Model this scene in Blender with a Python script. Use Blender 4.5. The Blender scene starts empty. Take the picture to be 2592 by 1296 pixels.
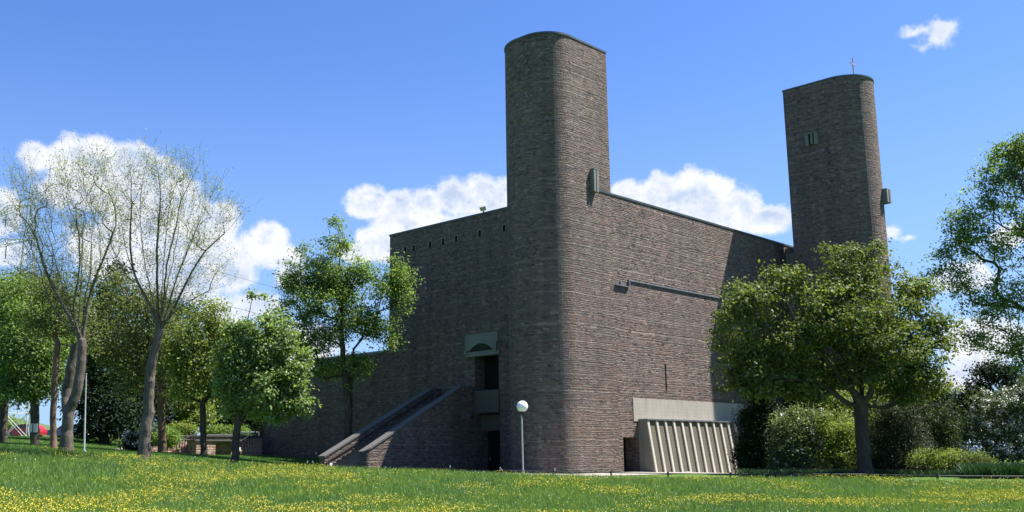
import bpy, math, random
import numpy as np
from mathutils import Vector, Matrix

rng = np.random.default_rng(7)
random.seed(7)
scene = bpy.context.scene
C = scene.collection

# ------------------------------------------------------------------ camera
PITCH, ROLL, F = math.radians(11.232), math.radians(0.873), 2593.0
EYE = np.array([0.0, 0.0, 1.6])
_f = np.array([0, math.cos(PITCH), math.sin(PITCH)]); _r = np.array([1.0, 0, 0]); _u = np.cross(_r, _f)
_c, _s = math.cos(ROLL), math.sin(ROLL)
CR, CU, CF = _c*_r - _s*_u, _c*_u + _s*_r, _f
cam_d = bpy.data.cameras.new('camera'); cam = bpy.data.objects.new('camera', cam_d); C.objects.link(cam)
cam_d.sensor_width = 36.0; cam_d.lens = F/2592*36.0; cam_d.clip_end = 5000; cam_d.clip_start = 0.1
M = Matrix(((CR[0], CU[0], -CF[0], EYE[0]), (CR[1], CU[1], -CF[1], EYE[1]), (CR[2], CU[2], -CF[2], EYE[2]), (0, 0, 0, 1)))
cam.matrix_world = M
scene.camera = cam

def ray(px, py):
    return (px-1296.0)*CR - (py-648.0)*CU + F*CF
def at(px, py, Y):
    """real point at forward distance Y that was measured at this place of the photograph"""
    r = ray(px, py); return EYE + r*(Y/r[1])

# building axes: U runs along the sunlit facade, V along the shaded facade
TH = math.radians(42.464)
U = np.array([math.sin(TH), math.cos(TH), 0]); V = np.array([-math.cos(TH), math.sin(TH), 0])
P0 = at(1450, 1197, 50.0); P0 = np.array([P0[0], P0[1], 0.0])
def W(u, v, z):
    p = P0 + U*u + V*v; return (p[0], p[1], z)

# ------------------------------------------------------------------ light
SUN = 1.0*U - 0.70*V; SUN = np.array([SUN[0], SUN[1], 2.10]); SUN /= np.linalg.norm(SUN)
sun_el = math.asin(SUN[2]); sun_az = math.atan2(SUN[0], SUN[1])
ld = bpy.data.lights.new('sun', 'SUN'); ld.energy = 5.0; ld.angle = math.radians(0.5); ld.color = (1, 0.955, 0.89)
lo = bpy.data.objects.new('sun', ld); C.objects.link(lo)
lo.rotation_euler = Vector(SUN).to_track_quat('Z', 'Y').to_euler()

scene.view_settings.view_transform = 'Standard'; scene.view_settings.look = 'None'
scene.view_settings.exposure = 1.27; scene.view_settings.gamma = 1.0

class NT:
    """tiny helper for writing node trees"""
    def __init__(s, tree): s.t = tree; s.n = tree.nodes; s.l = tree.links
    def new(s, t, **k):
        n = s.n.new(t)
        for a, b in k.items(): setattr(n, a, b)
        return n
    def put(s, sock, v):
        if v is None: return
        if isinstance(v, bpy.types.NodeSocket): s.l.new(v, sock)
        else:
            if isinstance(v, (tuple, list)) and len(v) == 3 and sock.type == 'RGBA': v = tuple(v)+(1,)
            sock.default_value = v
    def m(s, op, a, b=None, c=None, clamp=False):
        n = s.new('ShaderNodeMath', operation=op, use_clamp=clamp)
        s.put(n.inputs[0], a); s.put(n.inputs[1], b); s.put(n.inputs[2], c); return n.outputs[0]
    def v(s, op, a, b=None, scale=None):
        n = s.new('ShaderNodeVectorMath', operation=op); s.put(n.inputs[0], a); s.put(n.inputs[1], b)
        if scale is not None: s.put(n.inputs['Scale'], scale)
        return n.outputs['Value'] if op in ('LENGTH', 'DISTANCE', 'DOT_PRODUCT') else n.outputs[0]
    def noise(s, vec, scale, detail=2, rough=0.5, dim='3D', dist=0.0):
        n = s.new('ShaderNodeTexNoise', noise_dimensions=dim)
        if dim != '1D': s.put(n.inputs['Vector'], vec)
        else: s.put(n.inputs['W'], vec)
        n.inputs['Scale'].default_value = scale; n.inputs['Detail'].default_value = detail
        n.inputs['Roughness'].default_value = rough; n.inputs['Distortion'].default_value = dist
        return n.outputs['Fac']
    def ramp(s, fac, stops, interp='LINEAR'):
        n = s.new('ShaderNodeValToRGB'); s.put(n.inputs[0], fac); cr = n.color_ramp; cr.interpolation = interp
        while len(cr.elements) < len(stops): cr.elements.new(0.5)
        for e, (p, c) in zip(cr.elements, stops):
            e.position = p; e.color = (c if isinstance(c, tuple) else (c, c, c)) + (1,)
        return n.outputs[0]
    def mix(s, fac, a, b, mode='MIX'):
        n = s.new('ShaderNodeMix', data_type='RGBA', blend_type=mode)
        s.put(n.inputs[0], fac); s.put(n.inputs[6], a); s.put(n.inputs[7], b); return n.outputs[2]
    def smooth(s, x, a, b):
        n = s.new('ShaderNodeMapRange', interpolation_type='SMOOTHSTEP'); s.put(n.inputs[0], x)
        n.inputs[1].default_value = a; n.inputs[2].default_value = b; return n.outputs[0]

world = bpy.data.worlds.new("World"); scene.world = world; world.use_nodes = True
w = NT(world.node_tree); w.n.clear()
sky = w.new('ShaderNodeTexSky', sky_type='NISHITA', sun_disc=False)
sky.sun_elevation = sun_el; sky.sun_rotation = sun_az; sky.altitude = 300
sky.air_density = 1.0; sky.dust_density = 1.3; sky.ozone_density = 1.6
tc = w.new('ShaderNodeTexCoord'); dirn = w.v('NORMALIZE', tc.outputs['Generated'])
# sky strength 0.12, clouds are physical brightness in the same units
SKY_STR = 0.05
skyc = w.mix(1.0, sky.outputs[0], (0.76, 1.12, 1.78), 'MULTIPLY')
# clouds, each blob a patch of directions: (x, y, rx, ry) of the photograph turned into a direction in the sky
BLOBS = [(560,640,90,60),(540,560,70,70),(300,640,120,80),(680,600,60,45),(10,520,50,45),(95,395,48,42),(180,405,75,62),(255,400,70,58),(330,415,75,60),(400,450,75,60),(450,520,80,85),(480,600,70,90),
 (370,560,120,110),(240,480,130,70),(500,700,80,80),(420,700,120,80),(150,480,60,50),
 (640,630,75,60),(710,650,70,50),(600,700,70,60),(640,770,90,50),(560,800,80,60),(730,700,50,45),
 (940,512,62,42),(1010,530,62,50),(1080,520,52,45),(1150,505,62,55),(1220,500,66,58),(1290,500,60,50),(1120,570,110,40),(1000,570,70,30),
 (940,600,50,32),(900,640,60,32),(980,630,40,40),
 (1590,495,62,40),(1665,490,60,58),(1745,480,55,62),(1800,490,62,62),(1870,525,66,52),(1945,558,62,42),(1720,545,90,38),(1840,560,90,34),
 (2262,583,44,22),(2300,600,30,14),
 (2440,700,90,60),(2480,880,110,90),(2420,960,90,60),(-10,540,60,60),(20,640,50,40),(2370,90,52,44),(2335,122,44,26),(2335,76,60,22),(2405,66,36,30),
 (760,880,120,60),(2560,600,60,40)]
THIN = {(370,560),(240,480),(500,700),(420,700),(150,480),(480,600),(600,700),(640,770),(560,800),(730,700),(1000,570),(940,600),(900,640),(980,630),(1720,545),(1840,560),(2440,700),(2420,960),(20,640),(2560,600),(710,650),(640,630)}
nz1 = w.noise(dirn, 9.0, 7, 0.56, dist=0.25); nz2 = w.noise(w.v('ADD', dirn, (3.1, 1.7, 0.4)), 26.0, 6, 0.62)
nz3 = w.noise(w.v('ADD', dirn, (7.7, 0.2, 1.4)), 75.0, 5, 0.65)
wob = w.m('ADD', w.m('ADD', w.m('MULTIPLY', w.m('SUBTRACT', nz1, 0.5), 0.9), w.m('MULTIPLY', w.m('SUBTRACT', nz2, 0.5), 1.5)), w.m('MULTIPLY', w.m('SUBTRACT', nz3, 0.5), 1.3))
dens = None; hgt = None
for (bx, by, rx, ry) in BLOBS:
    d = ray(bx, by); k = np.linalg.norm(d); d = d/k
    s_ = (k/(rx*1.05), k/(rx*1.05)*0.5, k/(ry*1.05))
    dv = w.v('MULTIPLY', w.v('SUBTRACT', dirn, tuple(d)), s_)
    ln = w.m('SUBTRACT', 1.0, w.v('LENGTH', dv))
    if (bx, by) in ((2370,90),(2335,122),(2335,76),(2405,66),(2262,583),(2300,600)): ln = w.m('MULTIPLY_ADD', ln, 0.50, -0.19)
    if (bx, by) in THIN: ln = w.m('SUBTRACT', ln, 0.13)
    dens = ln if dens is None else w.m('SMOOTH_MAX', dens, ln, 0.22)
dn = w.m('ADD', dens, w.m('MULTIPLY', wob, 0.62))
mask = w.smooth(dn, -0.08, 0.40)
DL = (0.010, -0.004, 0.013)
relf = w.m('SUBTRACT', w.noise(w.v('ADD', dirn, DL), 13.0, 7, 0.6), w.noise(dirn, 13.0, 7, 0.6))
relf2 = w.m('SUBTRACT', w.noise(w.v('ADD', dirn, (0.004, -0.002, 0.005)), 34.0, 5, 0.6), w.noise(dirn, 34.0, 5, 0.6))
shd = w.m('ADD', w.m('ADD', 0.42, w.m('MULTIPLY', relf, 5.5)), w.m('MULTIPLY', relf2, 1.8), clamp=True)
dark = w.m('MULTIPLY', w.smooth(dn, 0.10, 0.60), shd)
cloudc = w.mix(w.m('MULTIPLY', dark, 1.0), (8.6, 8.7, 9.0), (4.7, 5.7, 7.5))
sz = w.new('ShaderNodeSeparateXYZ'); w.l.new(dirn, sz.inputs[0])
skyc = w.mix(w.m('MULTIPLY', w.m('SUBTRACT', 1.0, w.smooth(sz.outputs[2], 0.02, 0.42)), 0.55), skyc, (4.3, 6.3, 8.9))
mix = w.mix(w.m('MULTIPLY', mask, 0.97), skyc, cloudc)
bg = w.new('ShaderNodeBackground'); w.put(bg.inputs[0], mix); bg.inputs[1].default_value = SKY_STR
out = w.new('ShaderNodeOutputWorld'); w.l.new(bg.outputs[0], out.inputs[0])

# ------------------------------------------------------------------ object helpers
def tag(o, label=None, cat=None, group=None, kind=None):
    if label: o['label'] = label
    if cat: o['category'] = cat
    if group: o['group'] = group
    if kind: o['kind'] = kind
    return o
def empty(name, loc, label, cat, group=None):
    o = bpy.data.objects.new(name, None); C.objects.link(o); o.location = loc; o.empty_display_size = 0.3
    return tag(o, label, cat, group)
def mesh_np(name, co, faces, mat, parent=None, uv=None, smooth=False):
    """co (N,3), faces (M,k) arrays; coordinates are world, stored relative to the parent"""
    co = np.asarray(co, float)
    me = bpy.data.meshes.new(name)
    k = faces.shape[1]; nf = len(faces)
    org = np.zeros(3) if parent is None else np.array(wloc(parent))
    me.vertices.add(len(co)); me.vertices.foreach_set('co', (co-org).astype(np.float32).ravel())
    me.loops.add(nf*k); me.loops.foreach_set('vertex_index', faces.astype(np.int32).ravel())
    me.polygons.add(nf); me.polygons.foreach_set('loop_start', np.arange(0, nf*k, k, dtype=np.int32))
    if smooth: me.polygons.foreach_set('use_smooth', np.ones(nf, dtype=bool))
    me.update(calc_edges=True); me.materials.append(mat)
    o = bpy.data.objects.new(name, me); C.objects.link(o)
    if parent is not None: o.parent = parent
    return o
def wloc(o):
    p = Vector((0, 0, 0))
    while o is not None:
        p = p + o.location; o = o.parent
    return p
class MB:
    """collects polygons (world coordinates) with metric UVs"""
    def __init__(s): s.v = []; s.f = []; s.uv = []; s.sm = []
    def poly(s, pts, uvs=None, smooth=False):
        b = len(s.v); s.v += [tuple(p) for p in pts]; s.f.append(list(range(b, b+len(pts)))); s.sm.append(smooth)
        if uvs is None:
            a = np.array(pts[0]); n = np.cross(np.array(pts[1])-a, np.array(pts[2])-a)
            if abs(n[2]) > 0.7*np.linalg.norm(n): uvs = [(p[0], p[1]) for p in pts]
            else:
                h = np.array([-n[1], n[0], 0]); h = h/(np.linalg.norm(h)+1e-9)
                uvs = [(float(np.dot(h, p)), p[2]) for p in pts]
        s.uv.append(uvs)
    def prism(s, plan, z0, z1, cap=True, bottom=False, close=True):
        """plan: list of (x,y,(z unused)) world; extruded z0..z1"""
        n = len(plan); per = 0.0
        rngn = range(n) if close else range(n-1)
        for i in rngn:
            a, b = plan[i], plan[(i+1) % n]; L = math.dist(a[:2], b[:2])
            s.poly([(a[0], a[1], z0), (b[0], b[1], z0), (b[0], b[1], z1), (a[0], a[1], z1)],
                   [(per, z0), (per+L, z0), (per+L, z1), (per, z1)])
            per += L
        if cap: s.poly([(p[0], p[1], z1) for p in plan])
        if bottom: s.poly([(p[0], p[1], z0) for p in reversed(plan)])
    def box(s, u0, u1, v0, v1, z0, z1):
        pl = [W(u0, v0, 0), W(u1, v0, 0), W(u1, v1, 0), W(u0, v1, 0)]
        s.prism(pl, z0, z1, True, True)
    def boxw(s, c, ax, ay, az):
        """free box: centre, three half axis vectors"""
        c, ax, ay, az = map(np.array, (c, ax, ay, az))
        P = lambda i, j, k: c+ax*i+ay*j+az*k
        for q in (((-1,-1,-1),(1,-1,-1),(1,-1,1),(-1,-1,1)), ((1,1,-1),(-1,1,-1),(-1,1,1),(1,1,1)), ((-1,1,-1),(-1,-1,-1),(-1,-1,1),(-1,1,1)),
                  ((1,-1,-1),(1,1,-1),(1,1,1),(1,-1,1)), ((-1,-1,1),(1,-1,1),(1,1,1),(-1,1,1)), ((-1,1,-1),(1,1,-1),(1,-1,-1),(-1,-1,-1))):
            s.poly([P(*t) for t in q])
    def bar(s, a, b, r, n=6, r2=None, cap=True):
        a, b = np.array(a, float), np.array(b, float); d = b-a; L = np.linalg.norm(d); d /= L
        x = np.cross(d, (0.31, 0.2, 0.93) if abs(d[2]) < 0.9 else (1, 0, 0)); x /= np.linalg.norm(x); y = np.cross(d, x)
        r2 = r if r2 is None else r2
        R0 = [a+r*(math.cos(t)*x+math.sin(t)*y) for t in np.linspace(0, 2*math.pi, n, endpoint=False)]
        R1 = [b+r2*(math.cos(t)*x+math.sin(t)*y) for t in np.linspace(0, 2*math.pi, n, endpoint=False)]
        for i in range(n):
            j = (i+1) % n; s.poly([R0[i], R0[j], R1[j], R1[i]], smooth=True)
        if cap: s.poly(R0[::-1]); s.poly(R1)
    def extr(s, prof, off):
        """flat world polygon extruded by a vector"""
        off = np.array(off); A = [np.array(p) for p in prof]; B = [p+off for p in A]; n = len(A)
        s.poly(A); s.poly(B[::-1])
        for i in range(n):
            j = (i+1) % n; s.poly([A[j], A[i], B[i], B[j]])
    def wall(s, p0, d, L, z0, z1, nrm, holes):
        """vertical wall rectangle from p0 along d with recesses (s0,s1,z0,z1,depth); nrm points out"""
        p0, d, nrm = map(np.array, (p0, d, nrm))
        ss = sorted({0, L, *[h[0] for h in holes], *[h[1] for h in holes]}); zs = sorted({z0, z1, *[h[2] for h in holes], *[h[3] for h in holes]})
        pt = lambda a, z, k=0.0: tuple(p0[:2]+d[:2]*a-nrm[:2]*k)+(z,)
        flip = np.cross(d, (0, 0, 1))@nrm < 0
        def q(P, uv):
            s.poly(P[::-1] if flip else P, uv[::-1] if flip else uv)
        for i in range(len(ss)-1):
            for j in range(len(zs)-1):
                a, b, e, g = ss[i], ss[i+1], zs[j], zs[j+1]; cx, cz = (a+b)/2, (e+g)/2
                if any(h[0] < cx < h[1] and h[2] < cz < h[3] for h in holes): continue
                q([pt(a, e), pt(b, e), pt(b, g), pt(a, g)], [(a, e), (b, e), (b, g), (a, g)])
        for (a, b, e, g, k) in holes:
            q([pt(a, e, k), pt(b, e, k), pt(b, g, k), pt(a, g, k)], [(a, e), (b, e), (b, g), (a, g)])
            q([pt(a, e), pt(a, g), pt(a, g, k), pt(a, e, k)], [(0, e), (0, g), (k, g), (k, e)])
            q([pt(b, e), pt(b, e, k), pt(b, g, k), pt(b, g)], [(0, e), (k, e), (k, g), (0, g)])
            q([pt(a, g), pt(b, g), pt(b, g, k), pt(a, g, k)], [(a, 0), (b, 0), (b, k), (a, k)])
            q([pt(a, e), pt(a, e, k), pt(b, e, k), pt(b, e)], [(a, 0), (a, k), (b, k), (b, 0)])
    def build(s, name, mat, parent=None):
        me = bpy.data.meshes.new(name); org = np.zeros(3) if parent is None else np.array(wloc(parent))
        me.from_pydata([tuple(np.array(p)-org) for p in s.v], [], s.f)
        ul = me.uv_layers.new(name='UVMap'); k = 0
        for uvs in s.uv:
            for t in uvs: ul.data[k].uv = t; k += 1
        for p, sm in zip(me.polygons, s.sm): p.use_smooth = sm
        me.materials.append(mat)
        o = bpy.data.objects.new(name, me); C.objects.link(o)
        if parent is not None: o.parent = parent
        return o

# ------------------------------------------------------------------ materials
def mat_base(name):
    m = bpy.data.materials.new(name); m.use_nodes = True; t = NT(m.node_tree)
    return m, t, t.n['Principled BSDF']
def mat_plain(name, col, rough=0.6, metal=0.0, var=0.25, scale=6.0, bump=0.0, spec=0.5):
    m, t, b = mat_base(name)
    g = t.new('ShaderNodeNewGeometry').outputs['Position']
    n = t.noise(g, scale, 5, 0.6)
    c0 = tuple(x*(1-var) for x in col); c1 = tuple(min(1, x*(1+var)) for x in col)
    t.put(b.inputs['Base Color'], t.ramp(n, [(0.3, c0), (0.7, c1)]))
    b.inputs['Roughness'].default_value = rough; b.inputs['Metallic'].default_value = metal
    b.inputs['Specular IOR Level'].default_value = spec
    if bump:
        bn = t.new('ShaderNodeBump'); bn.inputs['Strength'].default_value = bump; bn.inputs['Distance'].default_value = 0.02
        t.put(bn.inputs['Height'], t.noise(g, scale*6, 4)); t.l.new(bn.outputs[0], b.inputs['Normal'])
    return m
def mat_stone(name, tint=(1, 1, 1), rowh=0.096, bl=0.20, relief=1.0, scale=1.0):
    """coursed rubble of long thin greywacke stones with pale joints"""
    m, t, b = mat_base(name)
    uv = t.new('ShaderNodeUVMap').outputs[0]
    sep = t.new('ShaderNodeSeparateXYZ'); t.l.new(uv, sep.inputs[0])
    x0, z0 = sep.outputs[0], sep.outputs[1]
    warp = t.noise(uv, 0.9, 3, 0.6); warp2 = t.noise(uv, 7.0, 2, 0.5)
    # courses: rows wander a little inside each 0.8 m lift
    z = t.m('ADD', z0, t.m('ADD', t.m('MULTIPLY', t.m('SUBTRACT', warp, 0.5), 0.10), t.m('MULTIPLY', t.m('SUBTRACT', warp2, 0.5), 0.05)))
    z = t.m('ADD', z, t.m('MULTIPLY', t.noise(z0, 3.2, 2, 0.5, '1D'), 0.22))
    zr = t.m('DIVIDE', z, rowh); row = t.m('FLOOR', zr); fz = t.m('FRACT', zr)
    def wn(a, b2):
        cmb = t.new('ShaderNodeCombineXYZ'); t.put(cmb.inputs[0], a); t.put(cmb.inputs[1], b2)
        n = t.new('ShaderNodeTexWhiteNoise', noise_dimensions='2D'); t.l.new(cmb.outputs[0], n.inputs['Vector']); return n
    r1 = wn(row, 3.3).outputs['Value']; r2 = wn(row, 7.7).outputs['Value']
    wd = t.m('MULTIPLY', t.m('ADD', t.m('MULTIPLY', r1, 0.9), 0.6), bl)
    xw = t.m('ADD', x0, t.m('MULTIPLY', t.m('SUBTRACT', warp2, 0.5), 0.16))
    xr = t.m('DIVIDE', t.m('ADD', xw, t.m('MULTIPLY', r2, 9.0)), wd)
    cell = t.m('FLOOR', xr); fx = t.m('FRACT', xr)
    W1 = wn(cell, row); sep2 = t.new('ShaderNodeSeparateColor'); t.l.new(W1.outputs['Color'], sep2.inputs[0])
    ra, rb, rc = sep2.outputs
    col = t.ramp(ra, [(0.0, (0.110, 0.100, 0.098)), (0.07, (0.155, 0.138, 0.132)), (0.30, (0.190, 0.163, 0.150)), (0.48, (0.210, 0.182, 0.165)),
                      (0.62, (0.172, 0.153, 0.146)), (0.78, (0.225, 0.155, 0.135)), (0.87, (0.255, 0.215, 0.175)), (0.95, (0.27, 0.25, 0.23))], 'CONSTANT')
    grain = t.noise(uv, 34.0, 3, 0.7)
    col = t.mix(1.0, col, t.ramp(grain, [(0.25, 0.72), (0.75, 1.3)]), 'MULTIPLY')
    big = t.noise(uv, 0.28, 4, 0.6)
    col = t.mix(1.0, col, t.ramp(big, [(0.3, (0.86, 0.88, 0.90)), (0.7, (1.12, 1.06, 1.02))]), 'MULTIPLY')
    # joints
    ez = t.m('MULTIPLY', t.m('MINIMUM', fz, t.m('SUBTRACT', 1.0, fz)), rowh)
    ex = t.m('MULTIPLY', t.m('MINIMUM', fx, t.m('SUBTRACT', 1.0, fx)), wd)
    e = t.m('MINIMUM', ez, ex); e = t.m('ADD', e, t.m('MULTIPLY', t.m('SUBTRACT', grain, 0.5), 0.012))
    joint = t.m('SUBTRACT', 1.0, t.smooth(e, 0.006, 0.017))
    lift = t.m('FRACT', t.m('DIVIDE', z0, 0.81)); lj = t.m('SUBTRACT', 1.0, t.smooth(t.m('MULTIPLY', t.m('MINIMUM', lift, t.m('SUBTRACT', 1.0, lift)), 0.81), 0.010, 0.026))
    jm = t.m('MAXIMUM', t.m('MULTIPLY', joint, t.m('ADD', t.m('MULTIPLY', rb, 0.55), 0.0)), t.m('MULTIPLY', lj, t.smooth(t.noise(uv, 1.1, 3), 0.35, 0.6)))
    col = t.mix(jm, col, (0.29, 0.27, 0.25))
    dk = t.m('MULTIPLY', t.m('SUBTRACT', 1.0, t.smooth(t.m('MULTIPLY', fz, rowh), 0.004, 0.022)), t.m('GREATER_THAN', rc, 0.55)); col = t.mix(t.m('MULTIPLY', dk, 0.6), col, (0.05, 0.045, 0.042))  # shadow under some stones, painted dark along their lower edge
    streak = t.noise(t.v('MULTIPLY', uv, (1.6, 0.09, 1)), 1.0, 5, 0.65); col = t.mix(1.0, col, t.ramp(streak, [(0.34, (0.80, 0.81, 0.80)), (0.62, (1.08, 1.07, 1.07))]), 'MULTIPLY')
    # some stones sunk like open holes, the shade inside painted dark
    hole = t.m('MULTIPLY', t.m('GREATER_THAN', rc, 0.955), t.smooth(e, 0.008, 0.02))
    col = t.mix(t.m('MULTIPLY', hole, 0.6), col, (0.05, 0.045, 0.045))
    col = t.mix(1.0, col, tint, 'MULTIPLY')
    t.put(b.inputs['Base Color'], col); b.inputs['Roughness'].default_value = 0.9; b.inputs['Specular IOR Level'].default_value = 0.25
    # relief: every stone stands out by its own amount, tilts and has rough faces
    edge = t.smooth(e, 0.0, 0.03)
    h = t.m('ADD', t.m('MULTIPLY', edge, t.m('ADD', t.m('MULTIPLY', rb, 0.035), 0.016)), t.m('MULTIPLY', t.noise(uv, 13.0, 4, 0.65), 0.042))
    h = t.m('SUBTRACT', h, t.m('MULTIPLY', hole, 0.05))
    h = t.m('ADD', h, t.m('MULTIPLY', t.m('MULTIPLY', t.m('SUBTRACT', ra, 0.5), fx), t.m('MULTIPLY', wd, 0.22)))
    h = t.m('ADD', h, t.m('MULTIPLY', t.m('MULTIPLY', t.m('SUBTRACT', rc, 0.5), fz), rowh*0.55))
    bn = t.new('ShaderNodeBump'); bn.inputs['Strength'].default_value = 0.85*relief; bn.inputs['Distance'].default_value = 1.0
    t.put(bn.inputs['Height'], h); t.l.new(bn.outputs[0], b.inputs['Normal'])
    return m
def mat_concrete(name, col, var=0.12):
    m, t, b = mat_base(name)
    g = t.new('ShaderNodeNewGeometry').outputs['Position']
    n = t.noise(g, 1.3, 5, 0.65); sp = t.v('MULTIPLY', g, (9, 9, 0.6)); st = t.noise(sp, 1.0, 4, 0.6)
    c = t.mix(1.0, t.ramp(n, [(0.3, tuple(x*(1-var) for x in col)), (0.7, tuple(x*(1+var) for x in col))]), t.ramp(st, [(0.3, 0.86), (0.6, 1.06)]), 'MULTIPLY')
    sp3 = t.new('ShaderNodeSeparateXYZ'); t.l.new(g, sp3.inputs[0]); zz_ = t.m('ADD', sp3.outputs[2], t.m('MULTIPLY', n, 0.01))
    fb = t.m('FRACT', t.m('DIVIDE', zz_, 0.19)); line = t.m('SUBTRACT', 1.0, t.smooth(t.m('MINIMUM', fb, t.m('SUBTRACT', 1.0, fb)), 0.02, 0.10))
    c = t.mix(t.m('MULTIPLY', line, 0.22), c, tuple(x*0.45 for x in col))
    dirt = t.noise(t.v('MULTIPLY', g, (2.2, 2.2, 0.35)), 1.0, 6, 0.7); c = t.mix(t.m('MULTIPLY', t.smooth(dirt, 0.52, 0.75), 0.35), c, (0.09, 0.085, 0.065))
    t.put(b.inputs['Base Color'], c); b.inputs['Roughness'].default_value = 0.85
    bn = t.new('ShaderNodeBump'); bn.inputs['Strength'].default_value = 0.3; bn.inputs['Distance'].default_value = 0.01
    t.put(bn.inputs['Height'], t.noise(g, 25, 4)); t.l.new(bn.outputs[0], b.inputs['Normal'])
    return m
def mat_leaf(name, cols, trans=0.35, rough=0.5, gloss=0.35, scale=0.6, k=1.0):
    """cols: dark, mid, light base colours, varied per leaf and in soft patches"""
    m, t, b = mat_base(name)
    geo = t.new('ShaderNodeNewGeometry'); rnd = geo.outputs['Random Per Island']
    p = t.noise(geo.outputs['Position'], scale, 2)
    f = t.m('ADD', t.m('MULTIPLY', rnd, 0.55), t.m('MULTIPLY', t.m('SUBTRACT', p, 0.22), 0.9))
    cols = [tuple(k*(x*0.86+0.14*(0.3*c_[0]+0.6*c_[1]+0.1*c_[2])) for x in c_) for c_ in cols]
    c = t.ramp(f, [(0.12, cols[0]), (0.5, cols[1]), (0.92, cols[2])])
    t.put(b.inputs['Base Color'], c); b.inputs['Roughness'].default_value = rough; b.inputs['Specular IOR Level'].default_value = gloss
    tr = t.new('ShaderNodeBsdfTranslucent'); t.put(tr.inputs[0], t.mix(1.0, c, (1.25, 1.2, 0.55), 'MULTIPLY'))
    mx = t.new('ShaderNodeMixShader'); mx.inputs[0].default_value = trans
    t.l.new(b.outputs[0], mx.inputs[1]); t.l.new(tr.outputs[0], mx.inputs[2])
    t.l.new(mx.outputs[0], t.n['Material Output'].inputs[0])
    return m
def mat_bark(name, c0, c1):
    m, t, b = mat_base(name)
    g = t.new('ShaderNodeNewGeometry').outputs['Position']
    n = t.noise(t.v('MULTIPLY', g, (14, 14, 3.5)), 1.0, 5, 0.65)
    n2 = t.noise(g, 0.9, 3)
    c = t.mix(1.0, t.ramp(n, [(0.32, c0), (0.68, c1)]), t.ramp(n2, [(0.35, (0.78, 0.82, 0.74)), (0.65, (1.15, 1.1, 1.08))]), 'MULTIPLY')
    t.put(b.inputs['Base Color'], c)
    b.inputs['Roughness'].default_value = 0.9; b.inputs['Specular IOR Level'].default_value = 0.2
    bn = t.new('ShaderNodeBump'); bn.inputs['Strength'].default_value = 0.7; bn.inputs['Distance'].default_value = 0.03
    t.put(bn.inputs['Height'], n); t.l.new(bn.outputs[0], b.inputs['Normal'])
    return m

STONE = mat_stone('stone', tint=(0.835, 0.745, 0.695)); STONE2 = mat_stone('terrace_stone', tint=(1.7, 1.35, 1.2))
CONC = mat_concrete('concrete', (0.17, 0.175, 0.15)); CONCD = mat_concrete('darker_concrete', (0.085, 0.078, 0.062))  # CONCD is a darker tone for the landing parapet and door beam
CREAM = mat_concrete('cream_render', (0.365, 0.325, 0.262), 0.05)
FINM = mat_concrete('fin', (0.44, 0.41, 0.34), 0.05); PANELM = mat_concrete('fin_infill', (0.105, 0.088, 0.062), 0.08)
CHEEK = mat_concrete('cheek', (0.20, 0.18, 0.14), 0.08)
COPING = mat_plain('coping_metal', (0.07, 0.09, 0.085), 0.5, 0.4, scale=2.0)
RAILC = mat_concrete('stair_coping', (0.105, 0.10, 0.092), 0.1)
DARKM = mat_plain('dark_door', (0.012, 0.011, 0.010), 0.8, spec=0.1)
GLASS = mat_plain('dark_glass', (0.02, 0.022, 0.025), 0.15, spec=0.6)
ZINC = mat_plain('zinc', (0.22, 0.23, 0.25), 0.45, 0.5)
DSTEEL = mat_plain('dark_steel', (0.03, 0.032, 0.035), 0.5, 0.3)
WHITE = mat_plain('white_paint', (0.78, 0.78, 0.78), 0.4, var=0.04)
GALV = mat_plain('galvanised', (0.42, 0.43, 0.42), 0.5, 0.3, var=0.1)
GALV2 = mat_plain('pole_paint', (0.42, 0.44, 0.45), 0.5, var=0.1)
GRANITE = mat_concrete('paving', (0.40, 0.37, 0.33))
COPPER = mat_plain('cross_metal', (0.70, 0.36, 0.27), 0.4, 0.1)

# ------------------------------------------------------------------ ground
GP = [(0,1296,28),(1296,1296,29),(2592,1296,27),(0,1215,37),(700,1240,36),(1296,1240,36),(2000,1250,34),(2592,1250,34),
 (0,1133,47),(165,1144,47.5),(362,1164,46),(594,1175,47),(850,1188,46),(1100,1198,45.5),(1322,1205,47),(1620,1209,47),(1860,1209,47),(2192,1209,46),(2592,1212,43),(2370,1217,42),
 (133,1138,51),(85,1127,56),(5,1118,60),(262,1121,66),(408,1147,58),(515,1152,56.5),(420,1148,66),(600,1143,70),(100,1108,108),(0,1108,108),(215,1110,90),(330,1110,90),(180,1108,110)]
gx = []; 
GP += [(1400,1208,43.6),(1700,1214,43.2),(2010,1215,43.2),(2370,1221,41.2)]
for p in GP: q = at(*p); q[2] -= 0.17 if p[2] < 41 else 0.0; gx.append(q)
for (u, v, z) in [(-1,2,.93),(4.5,-.2,.87),(10,-1.2,.72),(15,-1.2,.56),(20,-2,.5),(-5.8,8.5,1.12),(-6.3,11.2,1.22),(2,28.8,2.15),(2,22,1.75),(2,15,1.35),(2,8,1.0)]:
    gx.append(np.array(W(u, v, z)))
for p in [(0,0,0),(-12,0,0.1),(12,0,0),(0,12,0),(-60,30,2.4),(-90,80,5.0),(-110,140,5),(60,30,-.3),(60,70,.2),(40,110,.8),(0,120,3.0),(-50,170,6),(60,200,1.0),(-25,85,3.3),(0,90,2.6)]:
    gx.append(np.array(p, float))
gx = np.array(gx)
def tps(r2): return 0.5*r2*np.log(r2+1e-9)
_n = len(gx); _A = np.zeros((_n+3, _n+3)); _d = ((gx[:, None, :2]-gx[None, :, :2])**2).sum(-1)
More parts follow.
